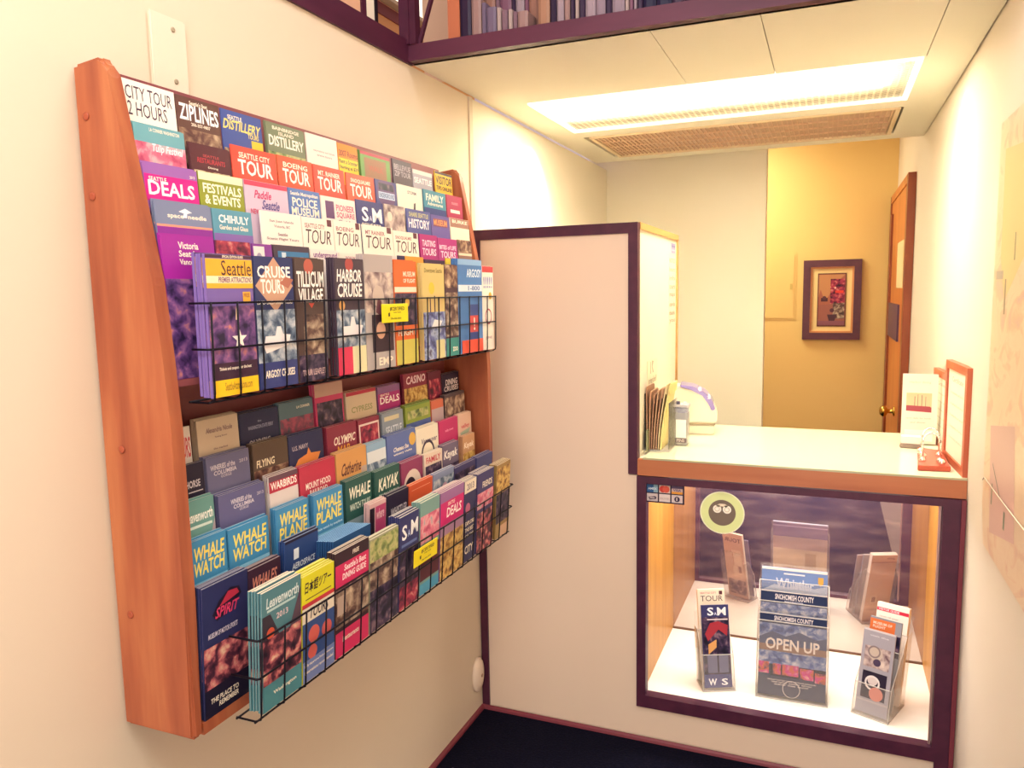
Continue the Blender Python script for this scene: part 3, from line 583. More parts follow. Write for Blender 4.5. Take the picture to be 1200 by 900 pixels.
def wframe(label,y0,y1,h,x):
    t = thing('document_frame',label,'picture frame',(x,(y0+y1)/2,CT),(0,0,math.radians(3)))
    hy = (y1-y0)/2; f = .024; d = .009
    for s in (-1,1): MB().prism([(-d,s*hy,0),(-d,s*(hy-f),f),(-d,s*(hy-f),h-f),(-d,s*hy,h)],(2*d,0,0),M_frame).build('upright_rail',t)
    for a,b in ((0,f),(h,h-f)): MB().prism([(-d,-hy,a),(-d,-hy+f,b),(-d,hy-f,b),(-d,hy,a)],(2*d,0,0),M_frame).build('cross_rail',t)
    mb = MB(); mb.keep=True; mb.box(-.003,.006,-hy+f,hy-f,f,h-f,paper('f4ead8'))
    cover(mb,[T('Certificate',.2,.08,.8,.14,'c8b4a4')]+[T('of membership and service',.15,.25+i*.13,.85,.29+i*.13,'d4c4b4') for i in range(5)],2*(hy-f),h-2*f,lambda a,z,dd:(-.003-dd,-a,z+f))
    mb.build('document',t)
    MB().box(.006,.0095,-hy+f*.5,hy-f*.5,f*.5,h-f*.5,mat('7a5040',.6)).build('backing',t)
    return t
wframe('wooden document frame standing nearest on the counter beside the right wall',-.0+.008,.315,.318,1.5475)
wframe('wooden document frame standing second along the right wall',.385,.63,.262,1.5475)
# ================================================================== brochure rack on the left wall
rack = thing('brochure_rack','honey coloured wooden wall rack of tourist leaflets with two wire baskets','brochure rack',(0,-0.9,0.785))
OY, OZ = -0.9, 0.785
prof = [(0,.785),(0,1.946),(.062,1.953),(.074,1.945),(.081,1.925),(.112,1.767),(.146,1.586),(.158,1.445),(.164,1.34),(.166,1.04),(.1665,.785)]
def panel(y0,y1):
    mb = MB(); mb.prism([(x+.0015,y0-OY,z-OZ) for x,z in prof],(0,y1-y0,0),M_rack); mb.bevel(.007,3); return mb.build('side_panel',rack)
panel(-1.552,-1.526)
panel(-.262,-.238)
# wooden plugs on the near panel
for x,z in ((.028,1.86),(.028,1.73),(.05,1.30),(.04,1.0)):
    MB().lathe([(.007,-.0005),(.007,-.0015),(.004,-.002)],mat('a04c34',.4),12,'y',(x,-1.552-OY,z-OZ)).build('screw_plug',rack)
MB().box(.0015,.010,-1.526-OY,-.262-OY,0,1.952-OZ,M_rackb).build('back_board',rack)
ROWS = dict(R1=(.066,1.678,3),R2=(.096,1.605,3),R3=(.113,1.537,3),R4=(.127,1.473,3),R5=(.141,1.42,3),B1=(.205,1.386,0),
  L1=(.070,1.075,2),L2=(.095,1.0,1.5),L3=(.120,.938,1),L4=(.143,.868,0),L5=(.178,.806,-3),B2=(.252,.800,-3))
for r,(x,z,lean) in ROWS.items():
    if r in ('B1','B2'): continue
    xe = x + math.tan(math.radians(lean))*.25 + .001
    if r=='L5': xe = .166
    if r in('L1','L2','L3'): xe -= .001
    MB().box(.010,xe,-1.526-OY,-.262-OY,z-.012-OZ-(.01 if r=='L5' else 0),z-OZ,M_rackb if r!='L5' else M_rack).build('tier_shelf',rack)
# thin roof board under the upper tier, hidden from above
def basket(y0,y1,xt,zt,zb,xbk,n,step,ret):
    b = thing('wire_basket','','')
    for k in ('label','category'): del b[k]
    b.parent = rack; b.location = (0,-OY,-OZ)
    tl = lambda z: xt - (zt-z)*ret
    r = .0019
    zm = zt-(zt-zb)*.47
    for z,nm in ((zt,'rim_wire'),(zm,'middle_wire')):
        x = tl(z); MB().tube([(xbk,y0,z),(x-.004,y0,z),(x,y0+.004,z),(x,y1-.004,z),(x-.004,y1,z),(xbk,y1,z)],r*1.1,M_wire,6).build(nm,b)
    x = tl(zb); MB().tube([(x-.05,y0,zb-.003),(x-.05,y1,zb-.003)],r,M_wire,6).build('floor_wire',b)
    MB().tube([(x-.008,y0,zb-.003),(x-.008,y1,zb-.003)],r,M_wire,6).build('floor_wire',b)
    for i in range(n):
        y = y0+.006+i*step
        MB().tube([(tl(zt)+.002,y,zt+.002),(tl(zb+.012)+.002,y,zb+.012),(tl(zb)+.001,y,zb+.002),(tl(zb)-.012,y,zb-.004),(tl(zb)-.055,y,zb-.004)],r,M_wire,6).build('upright_wire',b)
    return b
basket(-1.50,-.288,.211,1.549,1.3825,.172,20,.0632,.02)
basket(-1.478,-.285,.258,.952,.798,.192,19,.0638,.075)
# yellow tags hung on the two baskets
def ytag(label,y,z,x,tilt):
    t = thing('yellow_tag',label,'tag',(x,y,z),(0,tilt,0))
    mb = MB(); mb.box(0,.002,-.060,.060,-.022,.022,paper('ecd814')); mb.bevel(.0008,1); mb.build('plate',t)
    mb = MB(); mb.keep=True
    cover(mb,[T('CERTIFIED',.36,.16,.86,.36,'3c3818'),T('Folder Display',.42,.42,.72,.52,'6a6420'),T('206-000-0000',.3,.74,.72,.84,'6a6420'),G([(.3,.18),(.35,.15),(.34,.35),(.29,.38)],'3c3818'),G([(.22,.48),(.28,.45),(.28,.66),(.22,.68)],'3c3818')],.118,.043,lambda a,zz,d:(.002+d,a,zz-.0215)); mb.build('printing',t)
ytag('yellow tag with small dark print wired to the upper basket',-.903,1.515,.2145,0)
ytag('yellow tag with small dark print wired to the lower basket',-.870,.917,.2585,math.radians(4))
# ------------------------------------------------------------------ the leaflets
RN = dict(R1='top row of the upper tier',R2='second row of the upper tier',R3='third row of the upper tier',R4='fourth row of the upper tier',R5='lowest row of the upper tier',B1='upper wire basket',
  L1='highest row of the lower tier',L2='second row of the lower tier',L3='third row of the lower tier',L4='fourth row of the lower tier',L5='lowest row of the lower tier',B2='lower wire basket')
PREV = {}
def L(row,y0,y1,zt,n,desc,base,els):
    x,zb,lean = ROWS[row]
    if 'fanned' in desc: x = .213
    elif row in ('L2','L3','L4'): n = min(n,3)
    elif row in ('L1','L5'): n = min(n,4)
    elif row=='B2' and y0 < -1.24 or y0 > -.99 and row=='B2': n = n+2 if 'teal magazine' not in desc else 5
    lo,hi = {'B1':(-1.494,-.293),'B2':(-1.472,-.290)}.get(row,(-1.5235,-.2645))
    y0 = max(y0,lo,PREV.get(row,-9)+.0022); y1 = min(y1,hi); PREV[row] = y1
    h = zt-zb-.0006; w = (y1-y0)*.992
    th = .0032 if row[0]=='R' else (.0042 if row!='B1' else .006)
    if 'fanned' in desc: th = .0030
    vs = {'L1':.8,'L2':.68,'L3':.66,'L4':.71,'L5':.72}.get(row,1) if 'Spirit' not in desc and 'racing' not in desc else 1
    if vs < 1:
        f = lambda v: v if v >= 1 else v*vs
        E = []
        for e in els:
            e = list(e)
            if e[0]=='t': e[3] = f(e[3]); e[5] = f(e[5])
            elif e[0] in 'bp': e[2] = f(e[2]); e[4] = f(e[4])
            elif e[0] in 'dr': e[2] = f(e[2])
            elif e[0]=='g': e[1] = [(a,f(b)) for a,b in e[1]]
            E.append(tuple(e))
        els = E
    kind = 'magazine' if ('magazine' in desc or 'guide' in desc) else 'leaflet'
    me = leaflet_mesh(kind,w,h,th,base,els,'86b0d8' if 'fanned' in desc else 'e8d4bc' if 'teal magazine' in desc else (mixhex(base,'e8d8c0',.75) if row in ('B2','L1') and 'yellow' not in desc else None))
    ln = math.radians(lean); sx = math.tan(ln)*h
    yc = (y0+y1)/2
    o = bpy.data.objects.new(kind,me); C.objects.link(o)
    o.location = (x+sx, yc, zb+.0003); o.rotation_euler = (0,-ln,random.uniform(-.003,.003))
    tag(o,desc if len(desc.split())<=16 else ' '.join(desc.split()[:16]),kind,'leaflets in the '+RN[row])
    gap = th+.0014
    if 'fanned' in desc: gap = .0050
    if 'teal magazine' in desc: gap = .0068
    for k in range(1,n):
        c = o.copy(); C.objects.link(c)
        c.location = (x+sx-gap*k, yc+random.uniform(-.0008,.0008)-(.0012*k if 'fanned' in desc else 0), zb+.0003+random.uniform(0,.0035)*(0 if 'fanned' in desc else 1))
        c.rotation_euler = (0,-ln,random.uniform(-.003,.003))
        c['label'] = 'copy stacked behind the '+' '.join(desc.split()[:12])
        c['group'] = 'copies behind the '+desc
L("R1",-1.516,-1.398,1.929,1,'white leaflet headed CITY TOUR in thin dark capitals','f8f0e4',[T("CITY TOUR",.08,.035,.94,.125,"4a2c48",0,0),T("2 HOURS",.1,.14,.82,.235,"4a2c48",0,0)])
L("R1",-1.398,-1.288,1.928,1,'dark brown leaflet headed ZIPLINES in white block capitals','66463e',[T("Seattle's Best",.3,.02,.72,.05,W),T("ZIPLINES",.05,.05,.97,.17,"ffffff"),T("206-357-9807",.3,.18,.75,.205,W),P(0,.23,1,1,"brown")])
L("R1",-1.283,-1.167,1.927,1,'blue leaflet with slanted yellow DISTILLERY title','4a5a9e',[T("SEATTLE",.15,.035,.5,.07,W),T("DISTILLERY",.02,.07,.98,.15,"f2dd7a",.25),T("TOURS",.62,.15,.9,.19,"f2dd7a"),B(.7,.2,1,.3,"e0c440"),P(0,.3,1,1,"brown")])
L("R1",-1.152,-1.023,1.927,2,'olive green leaflet with white DISTILLERY title','7d8468',[T("BAINBRIDGE",.15,.02,.85,.05,W),T("ISLAND",.3,.06,.7,.09,W),T("DISTILLERY",.04,.1,.96,.19,"fff8e8"),P(0,.24,1,1,"green")])
L("R1",-1.018,-0.898,1.929,1,'plain white leaflet with faint grey lines in the top row','f5e8dc',[T("reservations and tickets",.2,.13,.9,.15,"b09aa0"),T("www.tours",.3,.17,.8,.19,"b09aa0")])
L("R1",-0.898,-0.811,1.927,1,'narrow orange and yellow leaflet with dark script','e88a2c',[T("2007 Rooms",.05,.06,.98,.12,"7a2020"),B(0,.14,1,.4,"f0d038"),T("Rent a Scooter",.03,.15,.97,.19,"40302c"),T("Starting at $29",.03,.21,.97,.25,"40302c")])
L("R1",-0.800,-0.656,1.925,2,'green map leaflet with a red top band','6f9a4e',[B(0,0,1,.035,"b8364e"),B(.12,.06,.86,.3,"9a6a4a"),T("WALK",.25,.13,.75,.19,"b05a40")])
L("R1",-0.643,-0.537,1.928,1,'dark plum leaflet with grey stacked letters','4a3444',[T("BELLEVUE",.08,.05,.92,.11,"b8a8b0"),T("ZIP TOUR",.08,.12,.92,.18,"b8a8b0")])
L("R1",-0.533,-0.415,1.916,1,'pale grey leaflet with white SEATTLE lettering near the far panel','a39aa8',[B(0,0,1,.05,"e6d8d2"),T("SEATTLE",.06,.09,.94,.16,"f4ecec")])
L("R1",-0.398,-0.284,1.929,1,'yellow and black VISITOR leaflet at the far end of the top row','e0b02a',[B(0,0,1,.03,"3c2030"),T("VISITOR",.03,.05,.97,.15,"301c28"),T("TIPS ONLINE",.05,.17,.95,.22,"301c28")])
L("R2",-1.522,-1.411,1.852,2,'teal and pink tulip leaflet at the near end of the second row','6fa6b0',[T("LA CONNER WASHINGTON",.3,.015,.9,.04,W),P(0,.12,1,.5,"tulip"),T("Tulip Festival",.3,.12,.95,.19,"ffeaf0",.2)])
L("R2",-1.400,-1.297,1.839,2,'dark maroon leaflet with a photo of food','5a2c34',[T("SEATTLE",.3,.07,.7,.09,"c04a50"),T("RESTAURANTS",.15,.1,.85,.14,"c03a48",.1),P(.05,.2,.95,.5,"food"),T("Dining",.4,.16,.65,.18,W)])
L("R2",-1.294,-1.163,1.854,1,'red leaflet with white TOUR title, nearest of the four red ones','e25040',[T("SEATTLE CITY",.15,.045,.85,.09,W),T("TOUR",.12,.1,.9,.22,"fff4ec")])
L("R2",-1.159,-1.040,1.855,1,'red leaflet with white TOUR title, second of the four red ones','e0583c',[T("BOEING",.15,.045,.85,.09,W),T("TOUR",.12,.1,.9,.22,"fff4ec")])
L("R2",-1.041,-0.917,1.854,1,'red leaflet with white TOUR title, third of the four red ones','e25040',[T("MT. RAINIER",.15,.045,.85,.09,W),T("TOUR",.12,.1,.9,.22,"fff4ec")])
L("R2",-0.910,-0.785,1.853,1,'red leaflet with white TOUR title, farthest of the four red ones','e0583c',[T("SNOQUALMIE",.15,.045,.85,.09,W),T("TOUR",.12,.1,.9,.22,"fff4ec")])
L("R2",-0.781,-0.676,1.854,1,'dark blue arch-topped leaflet with a white strip','4a4580',[D(.5,.12,.42,"6a4a78"),P(.15,.03,.85,.1,"night"),B(.12,.12,.88,.19,"c8d4ec"),T("UNDERGROUND",.14,.13,.86,.18,"40508a")])
L("R2",-0.676,-0.536,1.855,1,'white leaflet with a small dark word and a lone figure','f2e6d4',[T("STORM",.4,.05,.75,.085,"604a58"),G([(.6,.25),(.63,.18),(.7,.17),(.68,.25),(.72,.3),(.58,.3)],"3a2430")])
L("R2",-0.528,-0.390,1.858,1,'teal to navy leaflet headed FAMILY','4a8aa0',[T("FAMILY",.1,.04,.9,.12,W),T("Adventures",.15,.13,.85,.17,W),B(0,.2,1,1,"38407c")])
L("R2",-0.384,-0.276,1.859,1,'plain magenta leaflet at the far end of the second row','a83456',[T("museum",.3,.08,.7,.11,"d88a98"),B(.2,.17,.8,.21,"f2dcd8")])
L("R3",-1.527,-1.404,1.785,2,'upper tier lilac coupon leaflet with a hot pink DEALS block','9a62ac',[B(0,.07,1,.25,"d01c88"),T("SEATTLE",.08,.085,.4,.115,W),T("DEALS",.06,.11,.92,.21,"fffaf0"),T("2013",.85,.04,.95,.06,W),P(0,.3,1,1,"dusk")])
L("R3",-1.405,-1.286,1.788,1,'olive green leaflet headed FESTIVALS and EVENTS','8e9430',[B(0,0,1,.06,"eee4c0"),T("FESTIVALS",.08,.08,.94,.15,"fff8dc"),T("& EVENTS",.1,.16,.9,.23,"fff8dc")])
L("R3",-1.286,-1.152,1.788,1,'lilac leaflet with a red strip and handwritten script','cdb6cc',[B(0,0,1,.04,"d04060"),T("Paddle",.2,.07,.62,.135,"c8386a",.3),T("Seattle",.35,.14,.8,.215,"5a4a8a",.3),T("NEW",.1,.22,.3,.26,"d04060")])
L("R3",-1.153,-1.041,1.788,1,'blue leaflet with white POLICE MUSEUM title','5a76b4',[T("Seattle Metropolitan",.06,.025,.94,.065,W),T("POLICE",.1,.075,.9,.15,W),T("MUSEUM",.06,.155,.94,.225,W)])
L("R3",-1.038,-0.901,1.784,1,'white leaflet with a small plum panel and pink title','efe0d8',[B(.12,.04,.36,.2,"6a4270"),T("PIONEER",.42,.06,.96,.12,"c05878"),T("SQUARE",.42,.13,.96,.19,"c05878"),T("Guide",.45,.2,.9,.24,"907080")])
L("R3",-0.897,-0.774,1.790,1,'navy art museum leaflet with large white letters in the upper tier','3c3a76',[T("S",.18,.06,.42,.2,"ffffff"),T("A",.44,.14,.54,.19,"d8d8f0"),T("M",.56,.06,.92,.2,"ffffff"),T("SEATTLE ART MUSEUM",.15,.215,.85,.24,W)])
L("R3",-0.770,-0.667,1.792,1,'pinkish brown leaflet with a blurred animal photo','b49a94',[P(0,0,1,1,"taupe"),D(.25,.12,.12,"ead8c8")])
L("R3",-0.657,-0.521,1.791,1,'blue grey leaflet with white HISTORY title','5a5c98',[T("SHARE SEATTLE",.1,.03,.9,.08,"c8c080"),T("HISTORY",.06,.1,.94,.2,"f4f0f4")])
L("R3",-0.521,-0.403,1.787,1,'violet leaflet with a small orange headline','6a5a9c',[B(.12,.04,.88,.13,"8a4a60"),T("MUSEUM",.14,.05,.86,.12,"e09a60")])
L("R3",-0.397,-0.266,1.788,1,'brown and cream leaflet at the far end of the third row','f0e2cc',[B(0,0,1,.11,"a07468"),T("BURKE",.1,.02,.9,.06,W)])
L("R4",-1.518,-1.390,1.723,2,'grey and purple leaflet with a small white tower mark','78809e',[T("space  needle",.2,.075,.9,.115,W),G([(.46,.1),(.49,.07),(.4,.06),(.52,.035),(.64,.06),(.55,.07),(.54,.1)],"f4ecf0"),B(0,.155,1,.17,"e89078"),B(0,.17,1,1,"8a2a92")])
L("R4",-1.389,-1.283,1.722,1,'teal and purple leaflet with white spaced capitals','5a94aa',[T("CHIHULY",.15,.04,.92,.1,"fff8f0"),T("Garden and Glass",.15,.115,.88,.15,W),B(0,.18,1,1,"8260a8")])
L("R4",-1.257,-1.130,1.730,1,'white text-only leaflet beside the teal and purple one','f4e8dc',[T("San Juan Islands",.2,.06,.8,.085,"9a7a84"),T("Victoria, BC",.3,.1,.7,.125,"9a7a84"),T("Seattle",.38,.16,.62,.185,"9a7a84"),T("Scenic Flight Tours",.1,.2,.9,.225,"9a7a84")])
L("R4",-1.128,-1.015,1.729,1,'white leaflet with a tall dark TOUR title, nearest of the four white ones','f6eadc',[T("SEATTLE CITY",.08,.05,.72,.09,"a86a70"),T("TOUR",.06,.1,.94,.22,"54343c",.15,0),B(.8,.0,.95,.06,"6a3440")])
L("R4",-1.013,-0.903,1.730,1,'white leaflet with a tall dark TOUR title, second of the four white ones','f6eadc',[T("BOEING",.08,.05,.72,.09,"a86a70"),T("TOUR",.06,.1,.94,.22,"54343c",.15,0),B(.8,.0,.95,.06,"6a3440")])
L("R4",-0.895,-0.756,1.730,1,'white leaflet with a tall dark TOUR title, third of the four white ones','f6eadc',[T("MT RAINIER",.08,.05,.72,.09,"a86a70"),T("TOUR",.06,.1,.94,.22,"54343c",.15,0),B(.8,.0,.95,.06,"6a3440")])
L("R4",-0.754,-0.622,1.725,1,'white leaflet with a tall dark TOUR title, farthest of the four white ones','f6eadc',[T("SNOQUALMIE",.08,.05,.72,.09,"a86a70"),T("TOUR",.06,.1,.94,.22,"54343c",.15,0),B(.8,.0,.95,.06,"6a3440")])
L("R4",-0.614,-0.510,1.725,1,'magenta leaflet headed TASTING TOURS','ac2c76',[T("TASTING",.12,.06,.88,.13,"f0d8e8",.1),T("TOURS",.1,.15,.9,.23,"f0d8e8",.1)])
L("R4",-0.507,-0.383,1.721,1,'magenta leaflet headed BITES TOURS','aa3078',[T("BITES of LIFE",.06,.08,.94,.13,"f0d8e8",.1),T("TOURS",.1,.15,.9,.23,"f0d8e8",.1)])
L("R4",-0.377,-0.281,1.723,1,'brown photo leaflet at the far end of the fourth row','8a665c',[P(0,0,1,.15,"brown"),B(0,.16,1,.19,"e8d0b8")])
L("R5",-1.532,-1.402,1.665,2,'magenta leaflet with white place names behind the near wire basket','a02496',[T("Victoria",.3,.04,.68,.09,W),T("Seattle",.3,.1,.66,.145,W),T("Vancouver",.3,.16,.75,.2,W),P(0,.3,1,1,"dusk")])
L("R5",-1.402,-1.307,1.663,1,'crimson photo leaflet half hidden behind the upper basket row','6a1c5c',[P(0,0,1,1,"crimson")])
L("R5",-1.302,-1.245,1.662,1,'purple leaflet with a small white stamp','8a3a94',[B(.05,.02,.6,.3,"f0e2dc"),D(.32,.1,.12,"a898b0")])
L("R5",-1.240,-1.124,1.663,2,'dark framed blue leaflet half hidden behind the upper basket row','4a3848',[B(.1,.05,.97,.4,"3c78a8"),B(.2,.06,.32,.2,"c8d4dc")])
L("R5",-1.121,-1.019,1.660,1,'white leaflet with purple UNDERGROUND lettering','efe2da',[T("underground",.1,.02,.95,.09,"8a4a8a")])
L("R5",-1.016,-0.900,1.656,1,'white leaflet with a faint red headline half hidden behind the basket','f0e4d8',[T("www.tour",.2,.02,.9,.06,"c09aa0"),B(.1,.09,.95,.11,"c84a50")])
L("R5",-0.896,-0.765,1.658,1,'plain pale grey leaflet half hidden behind the basket','dccfcc',[])
L("R5",-0.756,-0.721,1.660,1,'navy leaflet showing only a narrow strip beside the orange one','342a54',[])
L("R5",-0.719,-0.620,1.660,1,'orange leaflet edge showing behind the upper basket','e49a38',[])
L("R5",-0.615,-0.493,1.655,1,'dark plum leaflet edge showing behind the upper basket','46324c',[])
L("R5",-0.487,-0.362,1.663,1,'yellow leaflet edge at the far end behind the upper basket','dcc03c',[])
L("B1",-1.500,-1.379,1.632,4,'tall yellow and violet city guide in the upper wire basket','7a62a8',[B(0,0,1,.025,"4a2c44"),B(0,.03,1,.15,"eeb03a"),B(0,.15,1,.2,"f6e6c0"),B(0,.2,1,.235,"eeb03a"),T("Seattle",.32,.04,.97,.145,"50303c",0,0),T("PREMIER ATTRACTIONS",.25,.155,.97,.195,"8a5a78"),T("SPECIAL EDITION GUIDE",.35,.004,.8,.022,W),P(0,.36,1,.76,"dusk"),B(.55,.45,.62,.62,"5a3a68"),G([(.585,.36),(.61,.46),(.56,.46)],"e8c8a8"),B(.75,.26,.92,.345,"eeb03a"),T("FREE",.77,.27,.9,.3,"8a4a30"),B(0,.76,1,.88,"3c2038"),T("Tickets and coupons for the best",.15,.79,.85,.82,W),B(0,.88,1,1,"f0c020"),T("SeattleAttractions.com",.25,.9,.85,.96,"a07820"),S(.62,.6,.17,"fff6ec")])
L("B1",-1.376,-1.264,1.633,3,'dark navy leaflet headed CRUISE TOURS in the upper basket','2e3464',[G([(.02,.22),(.5,.0),(.98,.22),(.5,.42)],"c89a80"),T("CRUISE",.08,.07,.92,.16,"fff8ee"),T("TOURS",.15,.17,.75,.28,"fff8ee"),G([(.62,.2),(.8,.15),(1,.17),(.85,.24)],"b06a58"),T("LOCKS - LAKES - HARBOR TOURS",.04,.33,.94,.36,W),P(0,.4,1,.8,"ocean"),G([(.15,.68),(.2,.6),(.45,.6),(.5,.53),(.6,.53),(.65,.59),(.85,.6),(.78,.68),(.2,.73)],"f4ecec"),B(0,.8,1,1,"343c78"),T("ARGOSY CRUISES",.15,.86,.92,.92,W)])
L("B1",-1.258,-1.163,1.633,3,'dark brown leaflet headed TILLICUM VILLAGE in the upper basket','54403e',[D(.45,.06,.16,"b85a4c"),T("TILLICUM",.04,.1,.96,.23,"fff8f0"),T("VILLAGE",.08,.24,.92,.35,"fff8f0"),G([(.4,.36),(.6,.36),(.5,.4)],"c04a40"),P(.2,.45,.9,.78,"sepia"),P(0,.78,1,1,"night"),T("TOUR LEAFLET",.1,.9,.9,.95,"c0a0a0")])
L("B1",-1.127,-1.017,1.638,3,'black headed HARBOR CRUISE leaflet in the upper basket','4a3a48',[D(.5,.05,.14,"b04a48"),T("HARBOR",.06,.09,.94,.2,"fff8f0",.1),T("CRUISE",.06,.21,.94,.33,"fff8f0",.1),D(.2,.4,.1,"e0a860"),P(0,.44,1,.76,"ocean"),G([(.15,.66),(.2,.58),(.45,.58),(.5,.5),(.6,.5),(.65,.57),(.9,.58),(.82,.66)],"f4ecec"),B(0,.76,.5,1,"d8385a"),B(.5,.76,1,1,"e4dcb0")])
L("B1",-1.015,-0.890,1.651,3,'grey leaflet with a pale face photo in the upper basket','b4a8a6',[P(0,.15,1,.5,"taupe"),D(.45,.36,.2,"c8b4a8"),G([(.35,.5),(.42,.38),(.55,.4),(.6,.55)],"7a4a58"),B(.2,.52,.95,.85,"3c2836"),D(.5,.66,.16,"d8a890"),T("EMP",.4,.9,.9,.97,W)])
L("B1",-0.886,-0.777,1.641,2,'orange and dark leaflet in the upper basket above the yellow tag','e06a34',[T("MUSEUM",.4,.1,.95,.15,W),T("OF FLIGHT",.4,.17,.95,.21,W),B(0,.25,1,.3,"f2e4cc"),P(0,.31,1,.62,"night"),D(.55,.4,.1,"d8a850"),T("FLIGHT",.1,.66,.95,.72,W),B(0,.76,1,1,"cfc05a")])
L("B1",-0.747,-0.623,1.637,2,'tan leaflet with yellow border and small dark figures in the upper basket','d8bc7a',[T("Downtown Seattle",.1,.04,.9,.09,"8a7a40"),D(.4,.25,.13,"e8c040"),B(.3,.36,.35,.5,"4a3040"),B(.5,.33,.55,.5,"4a3040"),B(.68,.36,.73,.5,"4a3040"),P(0,.5,1,1,"blueday"),G([(.35,.66),(.5,.58),(.85,.6),(.7,.68)],"f0ece8"),B(.55,.8,.95,1,"d8cc98")])
L("B1",-0.621,-0.542,1.638,2,'dark leaflet with a brown animal and teal foot in the upper basket','4a2c3a',[P(0,.0,1,.25,"brown"),P(0,.3,1,.78,"sepia"),B(0,.8,1,1,"3a8c86"),T("zoo",.5,.9,.9,.95,W)])
L("B1",-0.539,-0.377,1.657,3,'blue leaflet with white band near the far end of the upper basket','4a78b4',[B(0,0,1,.06,"8ab0d8"),T("ARGOSY",.35,.1,.97,.19,"dce8f4"),B(0,.27,1,.34,"d8e0ea"),T("1-800",.4,.28,.9,.33,"5a6aa0"),B(.45,.48,.8,.86,"384a88"),B(.45,.6,.8,.78,"c84a48"),T("!",.6,.62,.66,.76,W),B(.1,.86,1,1,"d8503c")])
L("B1",-0.375,-0.272,1.640,2,'white leaflet with a red top band at the far end of the upper basket','f0e6da',[B(0,0,1,.07,"c84448"),T("!!!!!",.1,.12,.9,.26,"7a7ab0"),D(.7,.35,.14,"d8a838"),R(.5,.6,.3,.2,"b0485a"),T("JUNE",.2,.84,.8,.88,"a08090")])
L("L1",-1.457,-1.418,1.321,1,'white leaflet with a red letter S beside the near wooden panel','ece0d8',[T("TOURS",.04,.1,.95,.3,"c83448")])
L("L1",-1.402,-1.291,1.326,3,'cream winery leaflet with faint script in the lower tier','d8c4ac',[T("Alexandria Nicole",.2,.09,.85,.14,"8a6a70",.1),T("Tasting Room",.4,.18,.7,.2,"8a6a70"),T("the market",.35,.29,.7,.31,"8a6a70"),P(.25,.36,.65,.6,"sepia")])
L("L1",-1.288,-1.167,1.322,3,'navy leaflet with small pale lettering in the lower tier','262a50',[T("the",.45,.1,.55,.12,"a0a0c0"),T("WASHINGTON STATE FERRY",.2,.15,.85,.19,"a0a0c0"),T("OLYMPIC",.2,.3,.75,.37,"c8c0c8"),T("PENINSULA",.2,.38,.8,.45,"c8c0c8")])
L("L1",-1.164,-1.044,1.326,3,'teal and pink tulip leaflet behind the navy one in the lower tier','56707c',[P(0,.18,1,1,"tulipdark"),T("LA CONNER",.5,.06,.9,.09,W)])
L("L1",-1.037,-0.924,1.353,3,'hot pink leaflet with two photos in the lower tier','c83a68',[B(0,0,1,.14,"c8a090"),P(.05,.2,.95,.5,"night"),P(.5,.62,.9,.75,"ocean")])
L("L1",-0.912,-0.774,1.318,4,'cream leaflet with a red top band on a thick stack in the lower tier','dcc8ac',[B(0,0,1,.05,"c0344c"),T("CYPRESS",.15,.2,.85,.28,"a0a070")])
L("L1",-0.766,-0.651,1.315,4,'purple leaflet with a DEALS block in the back lower row','8a5a90',[B(0,.1,1,.33,"b02478"),T("SEATTLE",.1,.11,.5,.14,W),T("DEALS",.08,.15,.95,.25,"fff4f0")])
L("L1",-0.631,-0.494,1.335,2,'maroon leaflet headed CASINO with yellow photo below','8c2a44',[T("CASINO",.1,.04,.95,.15,"f4d8dc",.2),P(0,.2,1,.6,"gold")])
L("L1",-0.489,-0.404,1.327,2,'narrow dark red leaflet beside the casino one','6c2038',[P(.1,.12,.9,.45,"crimson")])
L("L1",-0.399,-0.280,1.311,3,'black leaflet headed DINING CRUISES at the far end of the back lower row','241c34',[T("DINING",.2,.1,.92,.2,"f0e4e4",.15),T("CRUISES",.1,.21,.95,.3,"f0e4e4",.15)])
L("L2",-1.467,-1.416,1.255,2,'dark charcoal leaflet with the letters RSE beside the near panel','262238',[T("HORSE",.1,.18,.8,.26,"c8c0c8"),B(.2,.3,.9,.312,"c8c0c8")])
L("L2",-1.409,-1.292,1.256,3,'blue grey winery leaflet, upper of the two alike','6c6a8c',[T("WINERIES of the",.08,.09,.65,.15,"d8d0dc"),T("COLUMBIA",.15,.16,.68,.21,"d8d0dc"),T("GORGE",.3,.215,.55,.25,"c0b8c8"),T("2013",.75,.1,.95,.14,"c0b8c8"),B(0,.42,1,1,"b0a4b0")])
L("L2",-1.282,-1.172,1.259,3,'dark brown photo leaflet headed FLYING in the lower tier','5c4a40',[T("FLYING",.08,.2,.6,.29,"f0e0c0",.1),P(0,.32,1,.7,"brown")])
L("L2",-1.170,-1.046,1.255,3,'navy leaflet with an orange ship silhouette','2c3058',[T("U.S. NAVY",.1,.14,.55,.2,"c8b8c0"),G([(.12,.42),(.25,.32),(.5,.28),(.55,.2),(.62,.28),(.9,.3),(.8,.4)],"e08a48"),T("MUSEUM TOUR",.12,.44,.85,.48,"e0a070")])
L("L2",-1.031,-0.908,1.251,4,'maroon leaflet headed OLYMPIC MAP','8c3048',[T("OLYMPIC",.2,.16,.96,.28,"f6e8d8",.2),T("MAP",.3,.3,.75,.42,"e8a848",.2)])
L("L2",-0.901,-0.802,1.248,3,'maroon leaflet with a white framed red photo','8a2a44',[B(.04,.07,.97,.56,"e8d4cc"),P(.09,.1,.92,.53,"crimson")])
L("L2",-0.789,-0.680,1.247,3,'pale grey leaflet with white SEATTLE lettering in the lower tier','8c96a4',[B(.1,.06,.8,.13,"d8cca8"),T("SEATTLE",.15,.22,.9,.36,"d8dce4")])
